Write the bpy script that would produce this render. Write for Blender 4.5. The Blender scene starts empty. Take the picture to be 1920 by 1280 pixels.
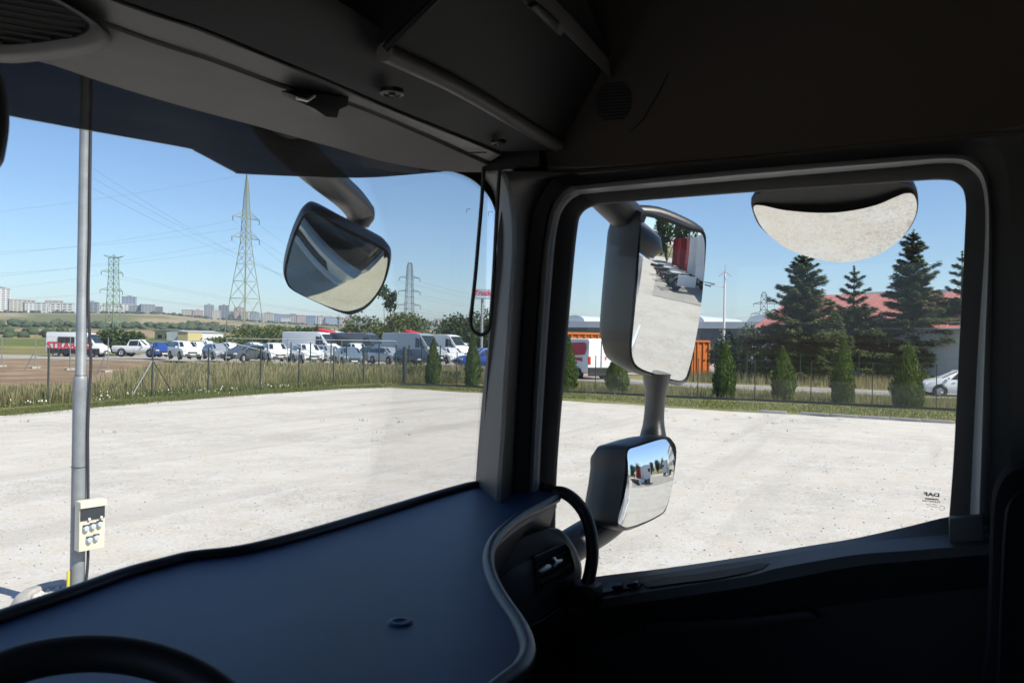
import bpy, bmesh, math, random
import numpy as np
from mathutils import Vector, Matrix
random.seed(7); RNG = np.random.default_rng(7)
SC = bpy.context.scene
COL = SC.collection

# ------------------------------------------------------------------ camera, world, sun, exposure
EYE = Vector((0, 0, 2.6))
HEAD, PITCH, ROLL = math.radians(63), math.radians(-0.11), math.radians(1.0)
FPX = 1548.0
_F0 = Vector((math.sin(HEAD), math.cos(HEAD), 0)); _R0 = Vector((math.cos(HEAD), -math.sin(HEAD), 0)); _U0 = Vector((0, 0, 1))
FW = (_F0 * math.cos(PITCH) + _U0 * math.sin(PITCH)).normalized()
_U1 = _R0.cross(FW).normalized()
RT = (_R0 * math.cos(ROLL) + _U1 * math.sin(ROLL)).normalized()
UP = RT.cross(FW).normalized()
cam = bpy.data.cameras.new('camera'); camo = bpy.data.objects.new('camera', cam); COL.objects.link(camo)
cam.sensor_width = 22.3; cam.lens = 22.3 * FPX / 1920
cam.clip_start = 0.02; cam.clip_end = 12000
camo.matrix_world = Matrix.Translation(EYE) @ Matrix((RT, UP, -FW)).transposed().to_4x4()
cam.dof.use_dof = True; cam.dof.focus_distance = 14.0; cam.dof.aperture_fstop = 9.0
SC.camera = camo

SUN_EL = math.radians(47)
SUN_HEAD = math.radians(63 + 90 + 28)              # compass-like heading of the sun, from +Y towards +X
SUN_DIR = Vector((math.sin(SUN_HEAD) * math.cos(SUN_EL), math.cos(SUN_HEAD) * math.cos(SUN_EL), math.sin(SUN_EL)))
world = bpy.data.worlds.new('World'); SC.world = world; world.use_nodes = True
wn = world.node_tree; bg = wn.nodes['Background']
sky = wn.nodes.new('ShaderNodeTexSky'); sky.sky_type = 'NISHITA'; sky.sun_disc = False
sky.sun_elevation = SUN_EL; sky.sun_rotation = SUN_HEAD
sky.air_density = 1.0; sky.dust_density = 0.35; sky.ozone_density = 2.6; sky.altitude = 200
wb = wn.nodes.new('ShaderNodeMix'); wb.data_type = 'RGBA'; wb.blend_type = 'MULTIPLY'; wb.inputs[0].default_value = 1; wb.inputs[7].default_value = (.94, 1.03, 1.17, 1)   # the camera's white balance
wn.links.new(sky.outputs[0], wb.inputs[6]); wn.links.new(wb.outputs[2], bg.inputs[0]); bg.inputs[1].default_value = 0.066
sl = bpy.data.lights.new('sun', 'SUN'); sl.energy = 3.55; sl.angle = math.radians(0.53); sl.color = (1, 0.92, 0.795)
slo = bpy.data.objects.new('sun', sl); COL.objects.link(slo)
slo.rotation_euler = SUN_DIR.to_track_quat('Z', 'Y').to_euler(); slo.location = (0, -30, 60)
SC.view_settings.view_transform = 'Standard'; SC.view_settings.look = 'None'
SC.view_settings.gamma = 1; SC.view_settings.use_curve_mapping = False
SC.view_settings.exposure = 1.0
SC.render.engine = 'CYCLES'
SC.cycles.max_bounces = 10; SC.cycles.diffuse_bounces = 4; SC.cycles.glossy_bounces = 5
SC.cycles.transparent_max_bounces = 24; SC.cycles.volume_bounces = 0
SC.cycles.use_denoising = True
SC.cycles.caustics_reflective = False; SC.cycles.caustics_refractive = False
SC.cycles.sample_clamp_indirect = 6.0

# ------------------------------------------------------------------ sight-line helpers (used to measure where things stand)
def ray(px, py):
    return FW + RT * ((px - 960) / FPX) + UP * ((640 - py) / FPX)
def dp(px, py, d): return EYE + ray(px, py) * d
def zp(px, py, z): r = ray(px, py); return EYE + r * (z / r.z)
def xp(px, py, x): r = ray(px, py); return EYE + r * (x / r.x)
def yp(px, py, y): r = ray(px, py); return EYE + r * (y / r.y)
def pl(px, py, p0, n): r = ray(px, py); return EYE + r * ((p0 - EYE).dot(n) / r.dot(n))
def gp(px, py, z=0.0): return zp(px, py, z - EYE.z)
def Yw(x): return 1.06 - 0.14 * (abs(x - 0.55) / 1.1) ** 2
def sp(px, py, off=0.0):
    r = ray(px, py); lo, hi = 0.2, 4.0
    for _ in range(50):
        m = (lo + hi) / 2
        if r.y * m < Yw(r.x * m) + off: lo = m
        else: hi = m
    return EYE + r * lo
def hdist(px, d):
    "ground point at horizontal distance d in the direction of image column px"
    r = ray(px, 640); h = Vector((r.x, r.y, 0)).normalized(); return h * d

# ------------------------------------------------------------------ object helpers
def tag(o, label=None, cat=None, group=None, kind=None):
    if label: o['label'] = label
    if cat: o['category'] = cat
    if group: o['group'] = group
    if kind: o['kind'] = kind
    return o
def empty(name, loc=(0, 0, 0), rz=0, parent=None):
    o = bpy.data.objects.new(name, None); COL.objects.link(o)
    o.location = loc; o.rotation_euler = (0, 0, rz); o.empty_display_size = 0.1
    if parent: o.parent = parent
    return o
def children(o): return [c for c in bpy.data.objects if c.parent == o]
def smooth(me, angle=None):
    me.polygons.foreach_set('use_smooth', [True] * len(me.polygons))
    if angle is not None: me.set_sharp_from_angle(angle=math.radians(angle))
def copy_tree(src, parent=None, kids=None):
    if kids is None:
        kids = {}
        for ob in bpy.data.objects:
            if ob.parent: kids.setdefault(ob.parent.name, []).append(ob)
    c = src.copy(); COL.objects.link(c)
    if parent: c.parent = parent
    for ch in kids.get(src.name, []): copy_tree(ch, c, kids)
    return c
class MB:
    def __init__(s): s.v = []; s.f = []
    def add(s, vs, fs):
        b = len(s.v); s.v += [tuple(v) for v in vs]; s.f += [tuple(i + b for i in f) for f in fs]; return s
    def box(s, c, d, rot=None):
        c = Vector(c); h = Vector(d) / 2; vs = []
        for i in range(8):
            p = Vector(((1 if i & 1 else -1) * h.x, (1 if i & 2 else -1) * h.y, (1 if i & 4 else -1) * h.z))
            if rot is not None: p = rot @ p
            vs.append(c + p)
        return s.add(vs, [(0, 2, 3, 1), (4, 5, 7, 6), (0, 1, 5, 4), (2, 6, 7, 3), (0, 4, 6, 2), (1, 3, 7, 5)])
    def bbox(s, c, d, b=0.01, rot=None):
        "box with chamfered edges"
        c = Vector(c); hx, hy, hz = [k / 2 for k in d]; b = min(b, hx * .9, hy * .9, hz * .9)
        bm = bmesh.new(); bmesh.ops.create_cube(bm, size=1)
        for v in bm.verts: v.co = Vector((v.co.x * 2 * hx, v.co.y * 2 * hy, v.co.z * 2 * hz))
        bmesh.ops.bevel(bm, geom=list(bm.edges), offset=b, segments=2, affect='EDGES', profile=0.6)
        bm.verts.index_update()
        vs = [(rot @ v.co if rot is not None else v.co.copy()) + c for v in bm.verts]; fs = [[v.index for v in f.verts] for f in bm.faces]
        bm.free(); return s.add(vs, fs)
    def tube(s, pts, r, n=8, cap=True, closed=False, flat=1.0, ref=(0, 0, 1)):
        pts = [Vector(p) for p in pts]; m = len(pts); rs = r if hasattr(r, '__len__') else [r] * m
        vs = []; ref = Vector(ref); up = None
        for i in range(m):
            a = pts[(i - 1) % m] if (closed or i > 0) else pts[i]; b = pts[(i + 1) % m] if (closed or i < m - 1) else pts[i]
            t = (b - a).normalized()
            if up is None:
                u = t.cross(ref)
                if u.length < 1e-3: u = t.cross(Vector((1, 0, 0)))
            else: u = up - t * up.dot(t)
            u.normalize(); up = u; w = t.cross(u)
            for k in range(n):
                an = 2 * math.pi * k / n
                vs.append(pts[i] + u * (math.cos(an) * rs[i]) + w * (math.sin(an) * rs[i] * flat))
        fs = []
        for i in range(m if closed else m - 1):
            j = (i + 1) % m
            for k in range(n):
                l = (k + 1) % n; fs.append((i * n + k, i * n + l, j * n + l, j * n + k))
        if cap and not closed:
            fs.append(tuple(range(n - 1, -1, -1))); fs.append(tuple((m - 1) * n + k for k in range(n)))
        return s.add(vs, fs)
    def bar(s, a, b, r, n=4): return s.tube([a, b], r, n)
    def lathe(s, prof, n=24, c=(0, 0, 0), axis='Z'):
        vs = []; c = Vector(c)
        for (r, z) in prof:
            for k in range(n):
                a = 2 * math.pi * k / n; p = Vector((r * math.cos(a), r * math.sin(a), z))
                if axis == 'X': p = Vector((p.z, p.x, p.y))
                if axis == 'Y': p = Vector((p.y, p.z, p.x))
                vs.append(c + p)
        fs = [(i * n + k, i * n + (k + 1) % n, (i + 1) * n + (k + 1) % n, (i + 1) * n + k) for i in range(len(prof) - 1) for k in range(n)]
        return s.add(vs, fs)
    def prism(s, pts, off):
        "closed solid: polygon pts and the same shifted by off"
        n = len(pts); off = Vector(off); pts = [Vector(p) for p in pts]
        vs = pts + [p + off for p in pts]
        return s.add(vs, [tuple(range(n)), tuple(range(2 * n - 1, n - 1, -1))] + [(i, i + n, (i + 1) % n + n, (i + 1) % n) for i in range(n)])
    def strip(s, A, B, thick=None):
        "surface between two polylines of equal length, made solid by the offset thick"
        n = len(A); A = [Vector(p) for p in A]; B = [Vector(p) for p in B]
        if thick is None: return s.add(A + B, [(i, i + 1, n + i + 1, n + i) for i in range(n - 1)])
        t = Vector(thick); vs = A + B + [p + t for p in A] + [p + t for p in B]
        fs = []
        for i in range(n - 1):
            fs += [(i, i + 1, n + i + 1, n + i), (2 * n + i, 3 * n + i, 3 * n + i + 1, 2 * n + i + 1),
                   (i, 2 * n + i, 2 * n + i + 1, i + 1), (n + i, n + i + 1, 3 * n + i + 1, 3 * n + i)]
        fs += [(0, n, 3 * n, 2 * n), (n - 1, 3 * n - 1, 4 * n - 1, 2 * n - 1)]
        return s.add(vs, fs)
    def loft(s, rings, closed=True, cap0=True, cap1=True):
        n = len(rings[0]); vs = [p for r in rings for p in r]; fs = []
        for i in range(len(rings) - 1):
            for k in range(n if closed else n - 1):
                l = (k + 1) % n; fs.append((i * n + k, i * n + l, (i + 1) * n + l, (i + 1) * n + k))
        if cap0: fs.append(tuple(range(n - 1, -1, -1)))
        if cap1: fs.append(tuple((len(rings) - 1) * n + k for k in range(n)))
        return s.add(vs, fs)
    def build(s, name, mat, parent=None, sm=None, fix=True, bevel=None):
        me = bpy.data.meshes.new(name); me.from_pydata(s.v, [], s.f); me.validate()
        if fix:
            bm = bmesh.new(); bm.from_mesh(me); bmesh.ops.recalc_face_normals(bm, faces=bm.faces)
            if bevel: bmesh.ops.bevel(bm, geom=[e for e in bm.edges if len(e.link_faces) == 2 and e.calc_face_angle() > 0.6], offset=bevel, segments=2, affect='EDGES', profile=0.6, clamp_overlap=True)
            bm.to_mesh(me); bm.free()
        if mat: me.materials.append(mat)
        if sm: smooth(me, sm)
        o = bpy.data.objects.new(name, me); COL.objects.link(o)
        if parent: o.parent = parent
        return o
def tri_obj(name, V, F, mat, parent=None, sm=False):
    me = bpy.data.meshes.new(name); V = np.asarray(V, np.float32).reshape(-1, 3); F = np.asarray(F, np.int32).reshape(-1, 3)
    me.vertices.add(len(V)); me.vertices.foreach_set('co', V.ravel())
    me.loops.add(F.size); me.loops.foreach_set('vertex_index', F.ravel())
    me.polygons.add(len(F)); me.polygons.foreach_set('loop_start', np.arange(0, F.size, 3, dtype=np.int32))
    me.polygons.foreach_set('loop_total', np.full(len(F), 3, np.int32))
    me.update(calc_edges=True)
    if mat: me.materials.append(mat)
    if sm: smooth(me)
    o = bpy.data.objects.new(name, me); COL.objects.link(o)
    if parent: o.parent = parent
    return o
def spline(pts, n=6, closed=False):
    "Catmull-Rom through the points"
    P = [Vector(p) for p in pts]; m = len(P); out = []
    for i in range(m if closed else m - 1):
        p0 = P[(i - 1) % m] if (closed or i > 0) else P[i]; p1 = P[i]; p2 = P[(i + 1) % m]
        p3 = P[(i + 2) % m] if (closed or i + 2 < m) else p2
        for k in range(n):
            t = k / n; t2 = t * t; t3 = t2 * t
            out.append(0.5 * ((2 * p1) + (p2 - p0) * t + (2 * p0 - 5 * p1 + 4 * p2 - p3) * t2 + (3 * p1 - p0 - 3 * p2 + p3) * t3))
    if not closed: out.append(P[-1])
    return out
def spx(pts, n=6, closed=False): return [(p.x, p.y) for p in spline([(a, b, 0) for a, b in pts], n, closed)]
def text(name, body, size, loc, xaxis, yaxis, mat, parent=None, extrude=0.003, bold=0.0, shear=0.0, mirror=False, align='CENTER'):
    cu = bpy.data.curves.new(name, 'FONT'); cu.body = body; cu.size = size; cu.extrude = extrude; cu.offset = bold; cu.shear = shear
    cu.align_x = align; cu.align_y = 'CENTER'; cu.resolution_u = 3
    x = Vector(xaxis).normalized(); y = Vector(yaxis).normalized(); z = x.cross(y)
    o = bpy.data.objects.new(name, cu); COL.objects.link(o)
    M = Matrix((x, y, z)).transposed().to_4x4(); M.translation = Vector(loc)
    cu.materials.append(mat); me = bpy.data.meshes.new_from_object(o); me.name = name
    if mirror:
        me.transform(Matrix.Scale(-1, 4, (1, 0, 0))); me.flip_normals()
    bpy.data.objects.remove(o); bpy.data.curves.remove(cu); o = bpy.data.objects.new(name, me); COL.objects.link(o)
    if parent: o.parent = parent
    o.matrix_basis = M
    return o

# ------------------------------------------------------------------ materials
def mat(name, col, rough=0.5, metal=0.0, var=0.0, vscale=4.0, bump=0.0, bscale=80.0, spec=0.5, col2=None, island=0.0, coat=0.0, transl=0.0):
    m = bpy.data.materials.new(name); m.use_nodes = True; nt = m.node_tree; N = nt.nodes; L = nt.links
    b = N['Principled BSDF']; b.inputs['Roughness'].default_value = rough; b.inputs['Metallic'].default_value = metal
    b.inputs['Specular IOR Level'].default_value = spec; b.inputs['Coat Weight'].default_value = coat
    b.inputs['Base Color'].default_value = (*col, 1)
    tc = N.new('ShaderNodeTexCoord')
    if col2 is None: col2 = tuple(max(0, c * (1 - var)) for c in col)
    if var or island:
        mix = N.new('ShaderNodeMix'); mix.data_type = 'RGBA'
        mix.inputs[6].default_value = (*col, 1); mix.inputs[7].default_value = (*col2, 1)
        if island:
            g = N.new('ShaderNodeNewGeometry'); nz = N.new('ShaderNodeTexNoise'); nz.inputs['Scale'].default_value = vscale
            L.new(tc.outputs['Object'], nz.inputs['Vector'])
            ma = N.new('ShaderNodeMath'); ma.operation = 'MULTIPLY_ADD'; ma.inputs[1].default_value = island
            L.new(g.outputs['Random Per Island'], ma.inputs[0])
            mb = N.new('ShaderNodeMapRange'); mb.inputs[1].default_value = .35; mb.inputs[2].default_value = .65; mb.inputs[4].default_value = 1 - island
            L.new(nz.outputs[0], mb.inputs[0]); L.new(mb.outputs[0], ma.inputs[2]); L.new(ma.outputs[0], mix.inputs[0])
        else:
            nz = N.new('ShaderNodeTexNoise'); nz.inputs['Scale'].default_value = vscale; nz.inputs['Detail'].default_value = 6
            nz.inputs['Roughness'].default_value = 0.65
            L.new(tc.outputs['Object'], nz.inputs['Vector'])
            mr = N.new('ShaderNodeMapRange'); mr.inputs[1].default_value = 0.35; mr.inputs[2].default_value = 0.65
            L.new(nz.outputs[0], mr.inputs[0]); L.new(mr.outputs[0], mix.inputs[0])
        L.new(mix.outputs[2], b.inputs['Base Color'])
        if transl:
            tr = N.new('ShaderNodeBsdfTranslucent'); ms = N.new('ShaderNodeMixShader'); ms.inputs[0].default_value = transl
            L.new(mix.outputs[2], tr.inputs[0]); L.new(b.outputs[0], ms.inputs[1]); L.new(tr.outputs[0], ms.inputs[2])
            L.new(ms.outputs[0], N['Material Output'].inputs[0])
    if bump:
        nb = N.new('ShaderNodeTexNoise'); nb.inputs['Scale'].default_value = bscale; nb.inputs['Detail'].default_value = 3
        L.new(tc.outputs['Object'], nb.inputs['Vector'])
        bp = N.new('ShaderNodeBump'); bp.inputs['Strength'].default_value = bump; bp.inputs['Distance'].default_value = 0.01
        L.new(nb.outputs[0], bp.inputs['Height']); L.new(bp.outputs[0], b.inputs['Normal'])
    return m
def glass_mat(name, tint, refl=1.0, rough=0.0, ior=1.45, dust_veil=0.0):
    m = bpy.data.materials.new(name); m.use_nodes = True; nt = m.node_tree; N = nt.nodes; L = nt.links
    N.remove(N['Principled BSDF']); t = N.new('ShaderNodeBsdfTransparent'); t.inputs[0].default_value = (*tint, 1)
    g = N.new('ShaderNodeBsdfGlossy'); g.inputs['Roughness'].default_value = rough
    fr = N.new('ShaderNodeFresnel'); fr.inputs[0].default_value = ior
    mu = N.new('ShaderNodeMath'); mu.operation = 'MULTIPLY'; mu.inputs[1].default_value = refl
    L.new(fr.outputs[0], mu.inputs[0])
    mx = N.new('ShaderNodeMixShader'); L.new(mu.outputs[0], mx.inputs[0]); L.new(t.outputs[0], mx.inputs[1]); L.new(g.outputs[0], mx.inputs[2])
    out = mx.outputs[0]
    if dust_veil:      # patchy film: dust plus veil glare put in as a translucent tint
        tl = N.new('ShaderNodeBsdfTranslucent'); tl.inputs[0].default_value = (.9, .92, .95, 1); m2 = N.new('ShaderNodeMixShader')
        tc = N.new('ShaderNodeTexCoord'); nz = N.new('ShaderNodeTexNoise'); nz.inputs['Scale'].default_value = 4; nz.inputs['Detail'].default_value = 8
        mr = N.new('ShaderNodeMapRange'); mr.inputs[1].default_value = .3; mr.inputs[2].default_value = .75; mr.inputs[3].default_value = dust_veil * .5; mr.inputs[4].default_value = dust_veil * 1.6
        L.new(tc.outputs['Object'], nz.inputs['Vector']); L.new(nz.outputs[0], mr.inputs[0]); L.new(mr.outputs[0], m2.inputs[0]); L.new(out, m2.inputs[1]); L.new(tl.outputs[0], m2.inputs[2]); out = m2.outputs[0]
    L.new(out, N['Material Output'].inputs[0]); return m
M = {}
M['black'] = mat('black_plastic', (.009, .009, .0095), .45, bump=.05, bscale=400)
M['housing'] = mat('mirror_housing_plastic', (.014, .015, .017), .42, var=.3, vscale=9, bump=.06, bscale=300)
M['rubber'] = mat('rubber', (.012, .012, .013), .6)
M['dash'] = mat('dashboard_plastic', (.025, .072, .168), .42, spec=.36, var=.22, vscale=7, bump=.10, bscale=900)
M['dashbody'] = mat('dash_body_plastic', (.034, .034, .036), .5, var=.15, bump=.08, bscale=500)
M['dashgrey'] = mat('dash_grey_panel', (.06, .063, .07), .5, bump=.12, bscale=700)
M['lip'] = mat('dash_lip', (.020, .0195, .019), .42, spec=.6, bump=.04, bscale=500)
M['fabric'] = mat('header_fabric', (.36, .345, .33), .9, var=.12, vscale=3, bump=.3, bscale=900, spec=.1)
M['cassette'] = mat('blind_cassette_plastic', (.085, .082, .08), .55, bump=.06, bscale=500)
M['overhead'] = mat('overhead_plastic', (.10, .098, .096), .6, bump=.08, bscale=500)
M['locker'] = mat('locker_plastic', (.012, .012, .012), .6, bump=.08, bscale=300)
M['lockerlip'] = mat('locker_lip_plastic', (.11, .105, .10), .5, bump=.05, bscale=300)
M['lining'] = mat('side_lining', (.055, .047, .040), .85, bump=.15, bscale=700, spec=.15)
M['darklining'] = mat('roof_lining', (.012, .011, .011), .9, bump=.15, bscale=500, spec=.1)
M['doorcard'] = mat('door_card_plastic', (.065, .06, .057), .5, bump=.1, bscale=500)
M['doorlow'] = mat('door_lower_plastic', (.012, .012, .0125), .6, bump=.1, bscale=500)
M['paintband'] = mat('door_aperture_paint', (.47, .50, .515), .35, spec=.5)
M['seat'] = mat('seat_fabric', (.014, .014, .0155), .95, bump=.3, bscale=600, spec=.1)
M['chrome'] = mat('chrome', (.85, .86, .88), .4, .8)
M['mirror'] = mat('mirror_glass', (.82, .84, .84), .0, 1.0)
M['mirror_dim'] = mat('dim_mirror_glass', (.60, .64, .55), .02, 1.0)  # mirror colour dimmed towards grey green
M['glass'] = glass_mat('windscreen_glass', (.968, .985, .98), .2, dust_veil=.012)
M['pane'] = glass_mat('door_window_glass', (.968, .985, .98), 0.6, dust_veil=.004)
M['visor'] = glass_mat('tinted_acrylic', (.155, .15, .15), .45, .05)
M['frit'] = mat('ceramic_frit', (.01, .01, .01), .5)
M['white'] = mat('white_truck_paint', (.72, .73, .74), .25, spec=.5, coat=.4)
M['galv'] = mat('galvanised_steel', (.26, .28, .30), .5, .15, var=.25, vscale=6)
M['galvd'] = mat('dull_galvanised_steel', (.33, .35, .36), .6, .1, var=.2, vscale=6)
M['concrete'] = mat('concrete', (.46, .44, .41), .9, var=.25, vscale=5, bump=.4, bscale=60)
M['cream'] = mat('cream_plastic', (.68, .64, .50), .4, var=.06)
M['cable'] = mat('black_cable', (.03, .03, .035), .5)
M['paneldark'] = mat('smoked_window', (.03, .035, .045), .15)
M['socket'] = mat('socket_cover', (.45, .50, .56), .35)
M['yellow'] = mat('yellow_marker', (.65, .52, .06), .5)
M['post'] = mat('fence_post_paint', (.045, .055, .052), .5)
M['pgreen'] = mat('green_fence_paint', (.02, .07, .055), .5)
M['wire'] = mat('fence_wire', (.10, .13, .12), .5, .3)
M['tyre'] = mat('tyre', (.015, .015, .015), .8)
M['rim'] = mat('wheel_rim', (.45, .46, .48), .35, .8)
M['carglass'] = mat('car_window', (.02, .03, .035), .06, spec=.8)
M['lamp'] = mat('headlight', (.75, .77, .8), .12, .2)
M['tail'] = mat('tail_light', (.45, .02, .015), .2)
M['cblack'] = mat('car_black_trim', (.02, .02, .022), .45)
M['plate'] = mat('number_plate', (.75, .75, .72), .4)
for k, c in dict(c_white=(.76, .77, .78), c_silver=(.42, .44, .46), c_grey=(.10, .115, .13), c_dark=(.02, .026, .035), c_navy=(.02, .035, .075), c_blue=(.03, .08, .34),
                 c_red=(.40, .03, .03), c_greyblue=(.16, .21, .26), c_greend=(.03, .06, .05)).items():
    M[k] = mat('car_paint_' + k[2:], c, .28, .0 if k == 'c_white' else .25, coat=.5)
M['spruce'] = mat('spruce_needles', (.15, .19, .06), .7, island=.6, vscale=.8, col2=(.05, .075, .035), transl=.25)
M['thuja'] = mat('thuja_foliage', (.13, .20, .03), .7, island=.6, vscale=2.5, col2=(.045, .085, .018), transl=.25)
M['leaf'] = mat('bush_leaves', (.14, .17, .04), .7, island=.6, vscale=.6, col2=(.055, .085, .024), transl=.3)
M['leafd'] = mat('dark_bush_leaves', (.07, .12, .03), .7, island=.6, vscale=.6, col2=(.035, .06, .018), transl=.3)
M['leafg'] = mat('grey_green_leaves', (.14, .165, .09), .7, island=.6, vscale=.6, col2=(.07, .10, .055), transl=.3)
M['bark'] = mat('bark', (.09, .07, .055), .9, var=.4, vscale=12)
M['dryg'] = mat('dry_grass', (.42, .35, .20), .8, island=.6, vscale=.35, col2=(.17, .185, .07), transl=.35)
M['greeng'] = mat('green_grass', (.10, .15, .03), .8, island=.55, vscale=.3, col2=(.20, .20, .075), transl=.35)
M['flower'] = mat('white_flowers', (.7, .7, .62), .8)
# ------------------------------------------------------------------ THE SETTING: ground
def ground_mat(name, cols, scales, bump=.3, bscale=8, rough=.95, speck=None):
    "layered noise colours"
    m = bpy.data.materials.new(name); m.use_nodes = True; nt = m.node_tree; N = nt.nodes; L = nt.links; b = N['Principled BSDF']
    b.inputs['Roughness'].default_value = rough; b.inputs['Specular IOR Level'].default_value = .15
    tc = N.new('ShaderNodeTexCoord'); cur = None
    for i, c in enumerate(cols):
        if i == 0:
            rgb = N.new('ShaderNodeRGB'); rgb.outputs[0].default_value = (*c, 1); cur = rgb.outputs[0]; continue
        sc, lo, hi = scales[i - 1]; nz = N.new('ShaderNodeTexNoise'); nz.inputs['Scale'].default_value = sc; nz.inputs['Detail'].default_value = 8
        nz.inputs['Roughness'].default_value = .7; L.new(tc.outputs['Object'], nz.inputs['Vector'])
        mr = N.new('ShaderNodeMapRange'); mr.inputs[1].default_value = lo; mr.inputs[2].default_value = hi; L.new(nz.outputs[0], mr.inputs[0])
        mx = N.new('ShaderNodeMix'); mx.data_type = 'RGBA'; mx.inputs[7].default_value = (*c, 1)
        L.new(mr.outputs[0], mx.inputs[0]); L.new(cur, mx.inputs[6]); cur = mx.outputs[2]
    if speck:
        for (sc, th, c, amt, *msk) in speck:
            vo = N.new('ShaderNodeTexVoronoi'); vo.inputs['Scale'].default_value = sc; L.new(tc.outputs['Object'], vo.inputs['Vector'])
            sv = N.new('ShaderNodeSeparateColor'); L.new(vo.outputs['Color'], sv.inputs[0])
            gt = N.new('ShaderNodeMapRange'); gt.inputs[1].default_value = th; gt.inputs[2].default_value = th + .08; gt.inputs[4].default_value = amt
            L.new(sv.outputs[0], gt.inputs[0])
            if msk:
                nm = N.new('ShaderNodeTexNoise'); nm.inputs['Scale'].default_value = msk[0]; nm.inputs['Detail'].default_value = 6; nm.inputs['Roughness'].default_value = .7
                L.new(tc.outputs['Object'], nm.inputs['Vector']); r2 = N.new('ShaderNodeMapRange'); r2.inputs[1].default_value = .46; r2.inputs[2].default_value = .62; r2.inputs[3].default_value = .12
                L.new(nm.outputs[0], r2.inputs[0]); mm = N.new('ShaderNodeMath'); mm.operation = 'MULTIPLY'; L.new(gt.outputs[0], mm.inputs[0]); L.new(r2.outputs[0], mm.inputs[1]); gt = mm
            mx = N.new('ShaderNodeMix'); mx.data_type = 'RGBA'; mx.inputs[7].default_value = (*c, 1)
            L.new(gt.outputs[0], mx.inputs[0]); L.new(cur, mx.inputs[6]); cur = mx.outputs[2]
    L.new(cur, b.inputs['Base Color'])
    nb = N.new('ShaderNodeTexNoise'); nb.inputs['Scale'].default_value = bscale; nb.inputs['Detail'].default_value = 10; nb.inputs['Roughness'].default_value = .75
    L.new(tc.outputs['Object'], nb.inputs['Vector'])
    bp = N.new('ShaderNodeBump'); bp.inputs['Strength'].default_value = bump; bp.inputs['Distance'].default_value = .05
    L.new(nb.outputs[0], bp.inputs['Height']); L.new(bp.outputs[0], b.inputs['Normal']); return m
M['gravel'] = ground_mat('pale_gravel', [(.535, .485, .425), (.455, .42, .375), (.55, .535, .51), (.44, .39, .33)], [(.35, .45, .62), (1.6, .42, .65), (.22, .56, .72)],
                         bump=.4, bscale=14, speck=[(45, .72, (.60, .585, .55), .5), (34, .68, (.28, .275, .27), .55, .22), (18, .84, (.28, .27, .265), .5, .35)])
# faint wheel tracks: long stretched noise over the gravel colour
_nt = M['gravel'].node_tree; _b = _nt.nodes['Principled BSDF']; _src = _b.inputs['Base Color'].links[0].from_socket
_tc = _nt.nodes.new('ShaderNodeTexCoord'); _mp = _nt.nodes.new('ShaderNodeMapping'); _mp.inputs['Rotation'].default_value = (0, 0, .62); _mp.inputs['Scale'].default_value = (.06, .75, 1)
_nz = _nt.nodes.new('ShaderNodeTexNoise'); _nz.inputs['Scale'].default_value = 1; _nz.inputs['Detail'].default_value = 5; _nz.inputs['Distortion'].default_value = .6
_mr = _nt.nodes.new('ShaderNodeMapRange'); _mr.inputs[1].default_value = .52; _mr.inputs[2].default_value = .68; _mr.inputs[4].default_value = .7
_mx = _nt.nodes.new('ShaderNodeMix'); _mx.data_type = 'RGBA'; _mx.inputs[7].default_value = (.41, .385, .355, 1)
_nt.links.new(_tc.outputs['Object'], _mp.inputs[0]); _nt.links.new(_mp.outputs[0], _nz.inputs['Vector']); _nt.links.new(_nz.outputs[0], _mr.inputs[0]); _nt.links.new(_mr.outputs[0], _mx.inputs[0])
_nt.links.new(_src, _mx.inputs[6]); _nt.links.new(_mx.outputs[2], _b.inputs['Base Color'])
M['lawn'] = ground_mat('cut_grass', [(.20, .19, .075), (.12, .145, .042), (.27, .235, .11)], [(.8, .42, .6), (2.5, .5, .66)], bump=.6, bscale=20)
M['dirt'] = ground_mat('brown_dirt', [(.20, .135, .085), (.30, .225, .15), (.15, .13, .06)], [(.25, .45, .6), (.8, .55, .68)], bump=.5, bscale=4)
M['road'] = ground_mat('dusty_road', [(.36, .34, .31), (.30, .285, .26)], [(.6, .42, .6)], bump=.2, bscale=6)
M['asphalt'] = ground_mat('pale_asphalt', [(.30, .29, .28), (.24, .235, .23)], [(.5, .42, .6)], bump=.15, bscale=6)

BASEPX = [(-900, 585), (0, 591), (300, 591), (400, 600), (560, 609), (760, 617), (950, 622), (1100, 634), (1500, 642), (3000, 650)]
def elev(az_px):
    for (a, ya), (b, yb) in zip(BASEPX, BASEPX[1:]):
        if az_px <= b: return ya + (yb - ya) * max(0, (az_px - a)) / (b - a)
    return BASEPX[-1][1]
def col_of(x, y):
    r = Vector((x, y, 0)); d = r.dot(_F0)
    if d <= 1e-6: return 3000 if r.dot(_R0) > 0 else -900
    return max(-900, min(3000, 960 + FPX * r.dot(_R0) / d))
def terrain_z(x, y):
    d = math.hypot(x, y)
    if d < 120: return 0.0
    px = col_of(x, y); hor = 637 + .01745 * (px - 960)
    e = max(0.0, (hor - elev(px)) / FPX)
    t = min(1, max(0, (d - 120) / 1100)); t = t * t * (3 - 2 * t)
    return (e * min(d, 1500) + (2.6 if e > 0 else 0)) * t - 0.0
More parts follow.
